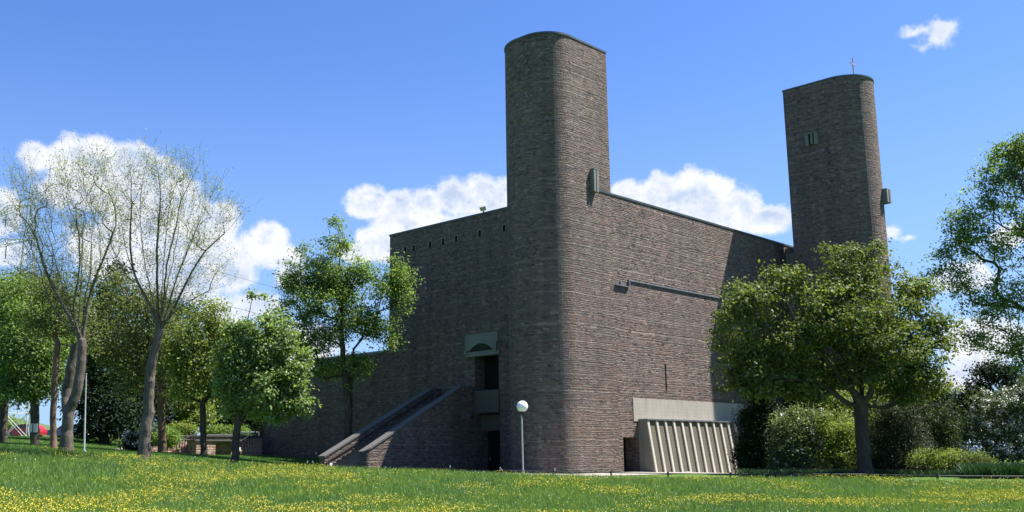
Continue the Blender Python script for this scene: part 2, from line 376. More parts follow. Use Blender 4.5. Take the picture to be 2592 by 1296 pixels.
_A[:_n, :_n] = tps(_d)+np.eye(_n)*6.0; _A[:_n, _n] = 1; _A[:_n, _n+1:] = gx[:, :2]; _A[_n, :_n] = 1; _A[_n+1:, :_n] = gx[:, :2].T
_w = np.linalg.solve(_A, np.concatenate([gx[:, 2], [0, 0, 0]]))
def ground(x, y):
    x = np.atleast_1d(np.asarray(x, float)); y = np.atleast_1d(np.asarray(y, float)); out = np.empty(len(x))
    for i in range(0, len(x), 20000):
        a, b = x[i:i+20000], y[i:i+20000]
        ac, bc = np.clip(a, -120, 90), np.clip(b, -20, 180)
        r2 = (ac[:, None]-gx[None, :, 0])**2+(bc[:, None]-gx[None, :, 1])**2
        out[i:i+20000] = tps(r2)@_w[:_n]+_w[_n]+_w[_n+1]*ac+_w[_n+2]*bc
    return out
def gz(x, y): return float(ground(x, y)[0])
def base(px, Y, dz=0.0):
    """a point of the ground at image column px and distance Y"""
    x = at(px, 1180, Y)[0]; return np.array([x, Y, gz(x, Y)+dz])

# column edges of the flowering meadow, (column, distance)
MEDGE = [(-400,47),(0,46.0),(165,46.6),(362,45.5),(594,45.5),(850,45.3),(1100,45.6),(1322,43.6),(1620,42.4),(1700,42.2),(1860,42.4),(2192,42.2),(2370,40.4),(2592,39.4),(3000,38)]
mex = np.array([at(a, 1180, b)[0] for a, b in MEDGE]); mey = np.array([b for a, b in MEDGE])
def medge(x): return np.interp(x, mex, mey)

def ground_mesh():
    xs = np.concatenate([np.linspace(-1500, -90, 14), np.arange(-88, 62, 1.0), np.linspace(64, 1500, 14)])
    ys = np.concatenate([np.linspace(-300, -12, 6), np.arange(-10, 125, 1.0), np.linspace(127, 2500, 22)])
    X, Yg = np.meshgrid(xs, ys); Z = ground(X.ravel(), Yg.ravel())
    nx = len(xs); i = np.arange((len(ys)-1)*nx).reshape(len(ys)-1, nx)[:, :-1].ravel()
    return np.stack([X.ravel(), Yg.ravel(), Z], 1), np.stack([i, i+1, i+1+nx, i+nx], 1)
m, t, b = mat_base('lawn')
g = t.new('ShaderNodeNewGeometry').outputs['Position']
a1 = t.noise(g, 0.25, 4, 0.6); a2 = t.noise(g, 5.0, 4, 0.7); a3 = t.noise(g, 40.0, 2, 0.7)
c = t.ramp(a1, [(0.35, (0.060, 0.135, 0.022)), (0.65, (0.105, 0.19, 0.035))])
c = t.mix(1.0, c, t.ramp(a2, [(0.3, 0.72), (0.7, 1.25)]), 'MULTIPLY'); c = t.mix(1.0, c, t.ramp(a3, [(0.3, 0.6), (0.7, 1.35)]), 'MULTIPLY')
t.put(b.inputs['Base Color'], c); b.inputs['Roughness'].default_value = 0.9; b.inputs['Specular IOR Level'].default_value = 0.15
bn = t.new('ShaderNodeBump'); bn.inputs['Distance'].default_value = 0.05; t.put(bn.inputs['Height'], t.noise(g, 30.0, 4)); t.l.new(bn.outputs[0], b.inputs['Normal'])
LAWN = m
co, fa = ground_mesh()
tag(mesh_np('ground', co, fa, LAWN, smooth=True), kind='structure')

# far green hill
hx = np.linspace(-420, 0, 90); prof = []
for x in hx: prof.append(1)
def ridge(px, top, Y): q = at(px, top, Y); return q[0], q[2]
RP = sorted([ridge(-1500, 1010, 330), ridge(-500, 1020, 330), ridge(-100, 1046, 330), ridge(10, 1052, 330), ridge(60, 1062, 330), ridge(105, 1082, 330), ridge(150, 1098, 330), ridge(200, 1112, 330), ridge(420, 1125, 330), ridge(1000, 1135, 330)])
rx = np.array([p[0] for p in RP]); rz = np.array([p[1] for p in RP])
xs = np.linspace(rx[0], rx[-1], 160); tp = np.interp(xs, rx, rz)+rng.normal(0, 0.18, 160)+np.sin(xs*0.31)*0.3
ys = [240, 262, 290, 330, 380, 460]; hs = [0, .35, .75, 1, .8, .2]
co = np.array([(x, y, (-1)*(1-h)+h*z) for y, h in zip(ys, hs) for x, z in zip(xs, tp)])
i = np.arange(5*160).reshape(5, 160)[:, :-1].ravel()
HILL = mat_plain('hill_green', (0.075, 0.105, 0.045), 0.95, var=0.45, scale=0.05, spec=0.1)
tag(mesh_np('hill', co, np.stack([i, i+1, i+161, i+160], 1), HILL, smooth=True), kind='structure')

# paths, laid as sheets just above the ground
def strip(name, left, right, mat, dz, step=0.8):
    """left/right: matching polylines of (x,y)"""
    L = []; R = []
    for k in range(len(left)-1):
        n = max(1, int(math.dist(left[k], left[k+1])/step))
        for q in range(n):
            f = q/n; L.append(np.array(left[k])*(1-f)+np.array(left[k+1])*f); R.append(np.array(right[k])*(1-f)+np.array(right[k+1])*f)
    L.append(np.array(left[-1])); R.append(np.array(right[-1])); rows = []
    for a, b2 in zip(L, R):
        for f in np.linspace(0, 1, 4):
            p = a*(1-f)+b2*f; rows.append((p[0], p[1], gz(p[0], p[1])+dz))
    n = len(L); i = np.array([[r*4+c for c in range(3)] for r in range(n-1)]).ravel()
    return tag(mesh_np(name, np.array(rows), np.stack([i, i+4, i+5, i+1], 1), mat, smooth=True), kind='structure')
GRAVEL = mat_plain('gravel', (0.30, 0.275, 0.23), 0.95, var=0.25, scale=14.0, bump=0.5)
w2 = lambda u, v: W(u, v, 0)[:2]
strip('path', [w2(-3.2, 8.2), w2(-2.9, 0), w2(-2.0, -2.6), w2(5, -3.1), w2(16, -3.4), w2(40, -3.6)], [w2(1.9, 8.2), w2(-.9, 4), w2(-.5, -.3), w2(5, -.2), w2(16, -.6), w2(40, -.9)], GRAVEL, 0.03)
pa = [base(266, 57)[:2], base(285, 60)[:2], base(300, 64)[:2]]; pb = [base(330, 57)[:2], base(318, 60)[:2], base(308, 64)[:2]]
strip('garden_path', pa, pb, GRANITE, 0.03)
strip('forecourt', [base(1280, 43.7)[:2], base(1480, 42.9)[:2], base(1790, 42.7)[:2]], [base(1310, 46.9)[:2], base(1480, 46.6)[:2], base(1770, 46.4)[:2]], GRAVEL, 0.025)

# ------------------------------------------------------------------ church
church = empty('church', W(10, 8, 0.9), 'large dark rubble stone church with two windowless rounded towers beside the flowering meadow', 'church')
ZR = 15.35
def arc(cu, cv, r, a0, a1, n=14):
    return [(cu+r*math.cos(t), cv+r*math.sin(t)) for t in np.radians(np.linspace(a0, a1, n))]
# tall hall block
h = MB()
h.wall(W(2, 0, 0), V, 15.8, -0.5, ZR, -U, [(6.62, 8.48, 0.2, 4.1, 1.6), (6.66, 8.49, 5.32, 7.26, 1.1)])
h.wall(W(2, 0, 0), U, 22.86, -0.5, ZR, -V, [(2.10, 3.46, 0.0, 2.62, 0.9), (6.12, 6.27, 5.15, 6.6, 0.25)])
for a, b2 in (((24.86, 0), (24.86, 15.8)), ((24.86, 15.8), (2, 15.8))):
    A, B = W(*a, 0), W(*b2, 0); L = math.dist(A[:2], B[:2])
    h.poly([(A[0], A[1], -.5), (B[0], B[1], -.5), (B[0], B[1], ZR), (A[0], A[1], ZR)], [(0, -.5), (L, -.5), (L, ZR), (0, ZR)])
h.poly([W(2, 0, ZR-.01), W(24.86, 0, ZR-.01), W(24.86, 15.8, ZR-.01), W(2, 15.8, ZR-.01)])
hall = h.build('hall_wall', STONE, church)
rc = MB(); rc.box(1.96, 24.9, -0.04, 15.84, ZR-0.05, ZR+0.06); rc.build('roof_coping', COPING, hall)
# low wing
lw = MB()
lw.wall(W(2, 15.8, 0), V, 13.0, -0.5, 8.2, -U, [(3.4, 4.2, 0.5, 7.0, 0.5)])
for a, b2 in (((2, 28.8), (15, 28.8)), ((15, 28.8), (15, 15.8))):
    A, B = W(*a, 0), W(*b2, 0); L = math.dist(A[:2], B[:2])
    lw.poly([(A[0], A[1], -.5), (B[0], B[1], -.5), (B[0], B[1], 8.2), (A[0], A[1], 8.2)][::-1], [(0, -.5), (L, -.5), (L, 8.2), (0, 8.2)][::-1])
lw.poly([W(2, 15.81, 8.19), W(15, 15.81, 8.19), W(15, 28.8, 8.19), W(2, 28.8, 8.19)])
lw_o = lw.build('low_wing_wall', STONE, church)
rc = MB(); rc.box(1.96, 15.04, 15.83, 28.84, 8.15, 8.26); rc.build('roof_coping', ZINC, lw_o)
# towers
def tower(plan, z1, name='tower', label=None):
    pl = [W(u, v, 0) for u, v in plan]
    m_ = MB(); m_.prism(pl, -0.5, z1); o = m_.build(name, STONE, church)
    if label: o['label'] = label
    cx = sum(p[0] for p in pl)/len(pl); cy = sum(p[1] for p in pl)/len(pl)
    big = []
    for p in pl:
        d = math.dist((cx, cy), p[:2]); k = (d+0.045)/d; big.append((cx+(p[0]-cx)*k, cy+(p[1]-cy)*k, 0))
    c_ = MB(); c_.prism(big, z1-0.04, z1+0.07, True, True); c_.build('tower_coping', COPING, o)
    return o
t1p = [(3.76, 0.0)] + arc(0.63, 1.6, 1.6, 270, 180, 18) + arc(0.93, 2.3, 1.9, 180, 100, 14)[0:] + [(2.0, 3.2), (3.76, 1.7)]  # unseen rear corner cut away in plan so sunlight reaches the stairs
t1p[1:19] = [(u, v-0.004) for u, v in t1p[1:19]]
tow1 = tower([(3.76, -0.004)]+t1p[1:], 23.32, label='left stone tower with a rounded front corner and a narrow concrete window box')
t2p = [(21.1, -1.51)] + arc(22.98, -4.85, 1.88, 180, 360, 30) + [(24.86, -1.51)]
t2p = t2p
tow2 = tower(t2p[::-1], 25.26, label='right stone tower with a cross on its rounded corner')
# window boxes on the towers
def winbox(parts, glass, parent):
    m_ = MB()
    for a in parts: m_.box(*a)
    o = m_.build('window_box', CONC, parent); g_ = MB()
    for a in glass: g_.box(*a)
    g_.build('pane', GLASS, o) if glass else None
winbox([(2.05, 2.20, -.26, 0.02, 15.16, 16.36), (2.27, 2.44, -.26, 0.02, 15.16, 16.36), (2.20, 2.27, -.17, 0.02, 15.16, 16.36), (2.04, 2.45, -.27, 0.0, 16.36, 16.40)], [], tow1)
winbox([(20.85, 21.12, -3.18, -2.96, 21.1, 21.86), (20.8, 21.12, -3.46, -3.36, 21.15, 21.86), (20.85, 21.12, -3.76, -3.56, 21.1, 21.86), (20.82, 21.12, -3.78, -2.94, 21.86, 21.93)], [(21.0, 21.12, -3.36, -3.18, 21.2, 21.86), (21.0, 21.12, -3.56, -3.46, 21.2, 21.86)], tow2)
winbox([(23.18, 23.42, -7.04, -6.5, 17.08, 17.97), (23.56, 23.78, -7.04, -6.4, 17.08, 17.97), (23.42, 23.56, -6.92, -6.4, 17.12, 17.93)], [], tow2)
cx = MB(); cu, cv = 21.85, -6.1
cx.boxw(W(cu, cv, 25.86), (0.028, 0, 0), (0, 0.028, 0), (0, 0, 0.66))
cx.boxw(W(cu, cv, 26.1), np.array([0.19, 0.22, -0.02]), (0.02, -0.018, 0), (0, 0, 0.028))
cr_o = cx.build('cross', COPPER, tow2)
# link between hall and right tower
lk = MB(); lk.box(22.86, 24.7, -1.50, -0.01, -0.5, 14.74); lk.build('link_wall', CONC, church)
lk2 = MB(); lk2.box(22.9, 24.7, -1.50, -0.01, 14.74, 15.1); lk2.build('link_beam', STONE, church)
# concrete door surround, upper door, landing panel, lower door
d = MB(); ap = [(8.85-(8.85-7.07)*k/14, 7.60+0.36*(1-(2*k/14-1)**2)) for k in range(15)]
outl = [(9.18, 7.58), (9.18, 8.51), (6.65, 8.51), (6.65, 7.58), (7.07, 7.58)]+[p for p in reversed(ap[1:-1])]+[(8.85, 7.58)]
d.extr([W(1.92, a, z) for a, z in outl], U*0.085)
sur = d.build('door_surround', CONC, church)
d = MB(); d.box(1.80, 1.995, 8.93, 9.16, 7.42, 7.64); d.build('bracket', CONC, sur); d = MB(); d.box(1.80, 1.995, 6.66, 6.88, 7.42, 7.95); d.build('bracket', CONC, sur)
d = MB(); d.box(1.86, 1.995, 6.52, 9.1, 7.25, 7.52); d.build('lintel', CONC, sur)
d = MB(); d.box(1.97, 1.998, 7.05, 8.87, 7.54, 8.02); d.build('arched_window', GLASS, sur)
def door(v0, v1, z0, z1, u, label):
    d = MB(); n = 6
    for k in range(n): d.box(u, u+0.05, v0+(v1-v0)*k/n+0.008, v0+(v1-v0)*(k+1)/n-0.008, z0, z1)
    d.box(u+0.03, u+0.07, v0, v1, z0, z1)
    o = d.build('door', DARKM, church); o['label'] = label
    hd = MB(); hd.bar(W(u-0.05, v1-0.18, z0+0.95), W(u-0.05, v1-0.18, z0+1.15), 0.015); hd.build('handle', GALV, o)
door(6.80, 8.30, 4.3, 7.24, 2.6, 'upper dark door above the concrete landing')
door(6.9, 8.2, 0.6, 3.15, 2.7, 'lower dark door under the landing')
d = MB(); d.box(1.90, 2.12, 6.62, 8.47, 4.12, 5.34); d.build('landing_parapet', CONCD, church)
d = MB(); d.box(2.45, 3.5, 6.63, 8.46, 3.17, 4.05); d.build('door_beam', CONCD, church)
# seven small windows high on the shaded wall
wf = None
for a in (14.33, 13.56, 12.11, 11.0, 9.9, 7.99, 6.09):
    z = 14.24
    if wf is None:
        f = MB(); f.box(1.965, 2.03, a-.17, a-.11, z-.2, z+.16); f.box(1.965, 2.03, a+.11, a+.17, z-.2, z+.16); f.box(1.965, 2.03, a-.17, a+.17, z+.16, z+.22)
        wf = f.build('small_window', CHEEK, church); g_ = MB(); g_.box(1.985, 2.0, a-.11, a+.11, z-.2, z+.16); wp = g_.build('pane', DARKM, wf); a0 = a
    else:
        o = wf.copy(); C.objects.link(o); o.parent = church; dv = V*(a-a0); o.location = (dv[0], dv[1], 0)
        q = wp.copy(); C.objects.link(q); q.parent = o
# ledge / gutter on the sunlit wall
d = MB(); d.box(5.08, 15.5, -0.07, -0.003, 10.82, 10.885); d.box(5.0, 5.08, -0.12, -0.003, 10.5, 10.885)
d.box(3.85, 4.98, -0.12, -0.003, 10.46, 10.51); d.build('gutter', ZINC, church)
d = MB(); d.box(4.3, 4.42, -0.06, -0.003, 10.53, 10.72); d.build('outlet_box', ZINC, church)
# cream panel and slanted bay of concrete fins
d = MB(); d.box(5.06, 22.8, -0.03, -0.002, 3.45, 4.65); d.build('render_panel', CREAM, church)
bay = MB(); E0, E1, H0, H1 = 5.47, 17.5, 0.2, 3.50
prof = [W(E0, -0.004, H0), W(E0, -1.04, H0), W(E0, -0.52, H1), W(E0, -0.004, H1)]
bay.extr(prof[::-1], U*0.08); bayo = bay.build('slanted_bay', CHEEK, church)
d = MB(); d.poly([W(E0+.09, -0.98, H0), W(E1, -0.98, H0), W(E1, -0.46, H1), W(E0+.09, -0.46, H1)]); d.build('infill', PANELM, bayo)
d = MB(); d.box(E0-.03, E1, -0.60, -0.035, H1, H1+0.07); d.build('bay_coping', ZINC, bayo)
nf = 15; fin0 = None
for k in range(nf):
    u = E0+0.04+0.79*k
    if fin0 is None:
        f = MB(); q0 = [W(u, -1.06, 0.55), W(u, -1.22, 0.55), W(u, -0.66, H1-.02), W(u, -0.50, H1-.02)]
        q0 = [W(u, -0.99, H0), W(u, -1.07, H0), W(u, -0.55, H1-.015), W(u, -0.47, H1-.015)]
        f.extr(q0[::-1], U*0.17); fin0 = f.build('fin', FINM, bayo); uu = u
    else:
        o = fin0.copy(); C.objects.link(o); o.parent = bayo; dv = U*(u-uu); o.location = (dv[0], dv[1], 0)
for k in (0, 3):
    d = MB(); u = E0+0.04+0.79*k; d.boxw(W(u+.48, -0.985, 0.78), U*0.31, V*0.05, (0, 0, 0.06)); d.build('bay_sill', FINM, bayo)
# niche door
d = MB(); d.box(4.14, 5.44, 0.84, 0.88, 0.3, 2.55); d.build('niche_door', DARKM, church)

# floodlight on roof
fp = W(2.15, 7.85, ZR+0.06)
fl = empty('floodlight', fp, 'small floodlight on a bracket on the flat roof edge left of the tall tower', 'floodlight')
d = MB(); d.bar(fp, (fp[0], fp[1], fp[2]+0.16), 0.05); d.build('bracket', ZINC, fl)
d = MB(); c = np.array(fp)+(0, 0, .29); ax = np.array([0.17, -0.02, 0.03]); ay = np.array([0.02, 0.10, 0.06]); az = np.array([-0.03, -0.05, 0.095])
d.boxw(c, ax, ay, az); d.boxw(c+az*1.05, ax*1.08, ay*1.05, az*0.08); d.build('lamp_head', GALV, fl)

# ------------------------------------------------------------------ outdoor staircase
st = empty('outdoor_staircase', W(-5.8, 9.5, 1.1), 'straight stone staircase with sloping parapets climbing to the upper church door', 'staircase')
def sidewall(v0, v1, pts, label=None):
    m_ = MB(); m_.extr([W(u, v0, z) for u, z in pts], V*(v1-v0)); o = m_.build('side_wall', STONE, st)
    top = [p for p in pts if p[1] > 1.6][::-1] if pts[0][1] < 1.6 else pts
    c_ = MB(); tp_ = sorted([p for p in pts if p[1] > 1.6])
    for a, b2 in zip(tp_[:-1], tp_[1:]):
        if abs(a[0]-b2[0]) < 0.05: continue
        q0 = [W(a[0]-.04, v0-.05, a[1]), W(b2[0]+.02, v0-.05, b2[1]), W(b2[0]+.02, v0-.05, b2[1]+.09), W(a[0]-.04, v0-.05, a[1]+.09)]
        c_.extr(q0, V*(v1-v0+0.1))
    c_.build('parapet_coping', RAILC, o); return o
sidewall(8.5, 8.95, [(-5.73, 0.2), (1.99, 0.2), (1.99, 5.52), (0.92, 5.50), (-5.73, 2.02)])
iw = sidewall(11.2, 11.65, [(-6.15, 0.2), (1.99, 0.2), (1.99, 5.57), (1.30, 5.56), (-6.15, 1.83)])
n = 22; prof = [(-6.3, 0.2)]; z = 1.08; u = -6.3
for k in range(n):
    z += 0.163; prof += [(u, z)]; u += 0.315; prof += [(u, z)]
prof += [(1.98, z), (1.98, 0.2)]
m_ = MB(); m_.extr([W(a, 8.96, b2) for a, b2 in prof], V*2.23); m_.build('steps', RAILC, st)
m_ = MB()
for dz, r in ((-0.22, 0.03),):
    m_.bar(W(-6.1, 11.13, 1.86+dz), W(1.25, 11.13, 5.5+dz), r)
for k in range(6):
    f = k/5; m_.bar(W(-6.0+7.2*f, 11.2, 1.90+3.6*f-.22), W(-6.0+7.2*f, 11.12, 1.90+3.6*f-.22), 0.012)
m_.build('handrail', DSTEEL, st)
def notice(px, py, Y, wd, ht, label, mat=WHITE, nrm=None):
    c = at(px, py, Y); n = np.array(nrm) if nrm is not None else -U; n = n/np.linalg.norm(n); s_ = np.cross((0, 0, 1), n)
    m_ = MB(); m_.boxw(c, s_*wd/2, n*0.012, (0, 0, ht/2)); o = m_.build('notice_plate', mat); return tag(o, label, 'sign')
def onV(px, py, v):  # distance of a pixel on a plane v=const
    r = ray(px, py); t_ = ((P0+V*v-EYE)@V)/(r@V); return EYE+r*t_
q = onV(838, 1177, 11.17); notice(838, 1177, q[1], 0.17, 0.2, 'small white notice at the foot of the stair wall', nrm=-V)
q = onV(964, 1101, 11.17); notice(964, 1101, q[1], 0.15, 0.17, 'small white notice halfway up the stair wall', nrm=-V)
def onU(px, py, u):
    r = ray(px, py); t_ = ((P0+U*u-EYE)@U)/(r@U); return EYE+r*t_
q = onU(800, 1147, 1.97); notice(800, 1147, q[1], 0.12, 0.12, 'tiny pale plate on the shaded low wing wall')
q = onU(1213, 965, 2.55); notice(1213, 965, q[1], 0.1, 0.28, 'white paper notice on the upper church door')

# ------------------------------------------------------------------ globe lamp
lb = base(1324, 47.2)
lamp = empty('globe_lamp', lb, 'slim lamp post with a white globe in front of the left tower', 'street lamp')
d = MB(); d.bar(lb-(0, 0, .1), lb+(-.03, 0, 3.0), 0.038, 10); d.bar(lb-(0, 0, .1), lb+(0, 0, 0.25), 0.06, 10); d.build('post', GALV, lamp)
top = at(1322, 1029, 47.2)
d = MB(); d.bar(top-(0, 0, .44), top-(0, 0, .2), 0.05, 12, 0.11); d.build('collar', DSTEEL, lamp)
m_, t, b = mat_base('globe'); b.inputs['Base Color'].default_value = (0.85, 0.85, 0.87, 1); b.inputs['Roughness'].default_value = 0.25
b.inputs['Subsurface Weight'].default_value = 0.3
d = MB(); R = 0.262; N = 22
for i in range(12):
    t0, t1_ = -math.pi/2+0.55+(math.pi-0.55)*i/12, -math.pi/2+0.55+(math.pi-0.55)*(i+1)/12
    for j in range(N):
        a, c2 = 2*math.pi*j/N, 2*math.pi*(j+1)/N
        P = lambda th, ph: top+R*np.array([math.cos(th)*math.cos(ph), math.cos(th)*math.sin(ph), math.sin(th)])
        d.poly([P(t0, a), P(t0, c2), P(t1_, c2), P(t1_, a)], smooth=True)
d.build('globe', m_, lamp)

# ------------------------------------------------------------------ low rail fence and path markers
fp_ = [(1000, 45.0), (1265, 44.2), (1400, 43.8), (1546, 43.4), (1690, 43.3), (1848, 43.2), (2010, 43.1), (2190, 42.7), (2370, 41.2), (2592, 40.4)]
f0 = base(1400, 45.7)
fence = empty('low_rail_fence', f0, 'low dark metal rail between meadow and church forecourt', 'fence')
d = MB(); pts = []
for i, (px, Y) in enumerate(fp_):
    p = base(px, Y); pts.append(p)
for i, p in enumerate(pts[1:]):
    q = MB(); q.boxw(p+(0, 0, .13), (0.034, 0, 0), (0, 0.034, 0), (0, 0, .19)); q.build('post', DSTEEL, fence)
for a, b2 in zip(pts[1:-1], pts[2:]): d.bar(a+(0, 0, .25), b2+(0, 0, .25), 0.02)
d.build('rail', DSTEEL, fence)
mk = None
for i, (px, Y, lab) in enumerate([(492, 45.2, 'small pale topped marker peg at the meadow edge near the green maple'), (778, 45.6, 'left one of two small pale marker pegs left of the stairs'), (791, 45.6, 'right one of two small pale marker pegs left of the stairs'),
                   (1139, 46.2, 'small pale topped marker peg in front of the dark stair side'), (1266, 46.1, 'small pale topped marker peg left of the globe lamp'), (1404, 45.9, 'small pale topped marker peg right of the globe lamp')]):
    p = base(px, Y)
    o = empty('marker_peg', p, lab, 'marker peg', 'marker pegs along the meadow edge')
    if mk is None:
        q = MB(); q.bar(p-(0, 0, .05), p+(0, 0, .26), 0.018, 8); a_ = q.build('peg_post', DSTEEL, o)
        q = MB(); q.bar(p+(0, 0, .26), p+(0, 0, .36), 0.024, 8); b_ = q.build('peg_cap', GALV, o); mk = (a_, b_)
    else:
        for s_ in mk: c_ = s_.copy(); C.objects.link(c_); c_.parent = o

# ------------------------------------------------------------------ trees
def leaves_mesh(name, cen, size, mat, parent, up=0.35, fold=0.0, asp=0.62, out=None):
    n = len(cen)
    nr = rng.normal(size=(n, 3)); nr[:, 2] = np.abs(nr[:, 2])+up
    if out is not None: nr += out*0.8
    nr /= np.linalg.norm(nr, axis=1)[:, None]
    a = rng.normal(size=(n, 3)); a[:, 2] -= 0.35; a -= (a*nr).sum(1)[:, None]*nr; a /= np.linalg.norm(a, axis=1)[:, None]
    b2 = np.cross(nr, a); s = (size*rng.uniform(0.6, 1.3, n))[:, None]
    P = np.empty((n, 4, 3)); P[:, 0] = cen-a*s*0.5; P[:, 1] = cen+b2*s*0.5*asp+nr*s*0.08; P[:, 2] = cen+a*s*0.55-nr*s*0.06; P[:, 3] = cen-b2*s*0.5*asp+nr*s*0.08
    f_ = np.arange(n*4).reshape(n, 4)
    return mesh_np(name, P.reshape(-1, 3), f_, mat, parent)

class Skel:
    def __init__(s, root): s.p = [np.array(root, float)]; s.par = [-1]; s.r = None; s.term = []
    def path(s, start, pts):
        k = start
        for q in pts: s.p.append(np.array(q, float)); s.par.append(k); k = len(s.p)-1
        return k
    def limb(s, start, pts, step=0.45, wig=0.03):
        """smooth polyline through pts starting at node"""
        P = [s.p[start]]+[np.array(q, float) for q in pts]
        out_ = []
        for i in range(len(P)-1):
            p0 = P[max(0, i-1)]; p1 = P[i]; p2 = P[i+1]; p3 = P[min(len(P)-1, i+2)]
            n = max(1, int(np.linalg.norm(p2-p1)/step))
            for j in range(1, n+1):
                t_ = j/n
                q = 0.5*((2*p1)+(-p0+p2)*t_+(2*p0-5*p1+4*p2-p3)*t_*t_+(-p0+3*p1-3*p2+p3)*t_**3)
                out_.append(q+rng.normal(0, wig, 3))
        return s.path(start, out_)
    def connect(s, targets, lift=0.35, step=0.5, minz=None, wander=0.05, reach=0.25):
        root = s.p[0]
        order = np.argsort(np.linalg.norm(targets-root, axis=1))
        P = np.zeros((60000, 3)); n = len(s.p); P[:n] = s.p
        depth = np.zeros(60000)
        for i in range(1, n): depth[i] = depth[s.par[i]]+np.linalg.norm(s.p[i]-s.p[s.par[i]])
        for ti in order:
            T = targets[ti]; dv = T-P[:n]; d = np.linalg.norm(dv, axis=1)
            cost = d+reach*depth[:n]+np.maximum(0, -dv[:, 2])*1.2+np.maximum(0, d-3.0)*0.4
            if minz is not None: cost = cost+np.where(P[:n, 2] < minz, 50.0, 0)
            k = int(np.argmin(cost)); A = P[k]; L = d[k]
            if L < 0.05: s.term.append(k); continue
            pd = A-P[s.par[k]] if s.par[k] >= 0 else np.array([0, 0, 1.0]); pd = pd/(np.linalg.norm(pd)+1e-9)
            ctrl = A+(pd*0.6+np.array([0, 0, lift]))*L*0.42
            m_ = max(1, int(L/step)); kk = k
            for j in range(1, m_+1):
                t_ = j/m_; q = (1-t_)**2*A+2*t_*(1-t_)*ctrl+t_*t_*T
                if j < m_: q = q+rng.normal(0, wander, 3)
                s.p.append(q); s.par.append(kk); depth[n] = depth[kk]+L/m_; P[n] = q; kk = n; n += 1
            s.term.append(kk)
    def mesh(s, name, mat, parent, R, tip=0.012, ns=6, flare=1.35, thin=None, fork=None):
        P = np.array(s.p); par = np.array(s.par); n = len(P); cnt = np.zeros(n); child = np.full(n, -1); best = np.zeros(n)
        for i in range(n-1, -1, -1):
            if cnt[i] == 0: cnt[i] = 1
            if par[i] >= 0:
                cnt[par[i]] += cnt[i]
                if cnt[i] > best[par[i]]: best[par[i]] = cnt[i]; child[par[i]] = i
        a = math.log(R/tip)/math.log(max(2, cnt[0])); r = tip*cnt**a
        if thin is not None:
            ntk, expo = thin; m2 = np.arange(n) >= ntk
            rl = tip*(cnt/2.0)**expo; fk = P[ntk-1] if fork is None else fork
            dk = np.linalg.norm(P-fk, axis=1); rl = rl*(1+0.9*np.exp(-dk/0.7)); hh = (P[:, 2]-P[0, 2])/(fk[2]-P[0, 2])
            r = np.where(m2, np.maximum(tip*0.8, rl), R*(1-0.28*np.clip(hh, 0, 1)))
        tang = np.zeros((n, 3))
        for i in range(n):
            c_ = child[i]; q = P[c_]-P[i] if c_ >= 0 else P[i]-P[par[i]]
            if par[i] >= 0 and child[par[i]] == i: q = q/(np.linalg.norm(q)+1e-9)+(P[i]-P[par[i]])/(np.linalg.norm(P[i]-P[par[i]])+1e-9)
            tang[i] = q/(np.linalg.norm(q)+1e-9)
        h_ = P[:, 2]-P[0, 2]; r = r*(1+(flare-1)*np.exp(-h_/0.35))
        idx = np.arange(1, n); pa_ = par[1:]; main = child[pa_] == idx
        T0 = np.where(main[:, None], tang[pa_], tang[idx]); T1 = tang[idx]
        r0 = np.where(main, r[pa_], np.minimum(r[pa_]*0.85, r[idx]*1.25)); r1 = r[idx]
        ref = np.array([0.83, 0.52, 0.13])
        def ring(cn, T, rr):
            x = np.cross(T, ref); x /= np.linalg.norm(x, axis=1)[:, None]+1e-9; y = np.cross(T, x)
            th = np.linspace(0, 2*math.pi, ns, endpoint=False)
            return cn[:, None, :]+rr[:, None, None]*(np.cos(th)[None, :, None]*x[:, None, :]+np.sin(th)[None, :, None]*y[:, None, :])
        A = ring(P[pa_], T0, r0); B = ring(P[idx], T1, r1); m_ = len(idx)
        V_ = np.concatenate([A, B], 1).reshape(-1, 3); o0 = (np.arange(m_)*2*ns)[:, None]; j = np.arange(ns)[None, :]; j2 = (j+1) % ns
        f_ = np.stack([o0+j, o0+j2, o0+ns+j2, o0+ns+j], -1).reshape(-1, 4)
        s.r = r
        return mesh_np(name, V_, f_, mat, parent, smooth=True)

def lobes_sample(lobes, Y, n, shell=0.5, depth=0.85, gaps=0.0):
    """points in the union of lobes given as (px,py,rx,ry) measured in the photograph at distance Y"""
    out_ = []; vol = np.array([l[2]*l[3]*l[2]**0.6 for l in lobes]); vol = vol/vol.sum()
    for l, v_ in zip(lobes, vol):
        k = max(3, int(round(n*v_))); c_ = at(l[0], l[1], Y+(l[4] if len(l) > 4 else 0)); s_ = Y/F
        d = rng.normal(size=(k, 3)); d /= np.linalg.norm(d, axis=1)[:, None]; rr = rng.uniform(0, 1, k)**shell
        out_.append(c_+d*rr[:, None]*np.array([l[2]*s_, max(l[2], l[3]*0.6)*s_*depth, l[3]*s_]))
    P_ = np.concatenate(out_); ext = (P_.max(0)-P_.min(0)).max()
    nv = int(gaps*len(lobes)*1.6); vc = P_[rng.integers(0, len(P_), nv)]; vr = rng.uniform(0.05, 0.10, nv)*min(ext, 10)
    dd = np.linalg.norm(P_[:, None]-vc[None], axis=2); return P_[~(dd < vr[None]).any(1)]

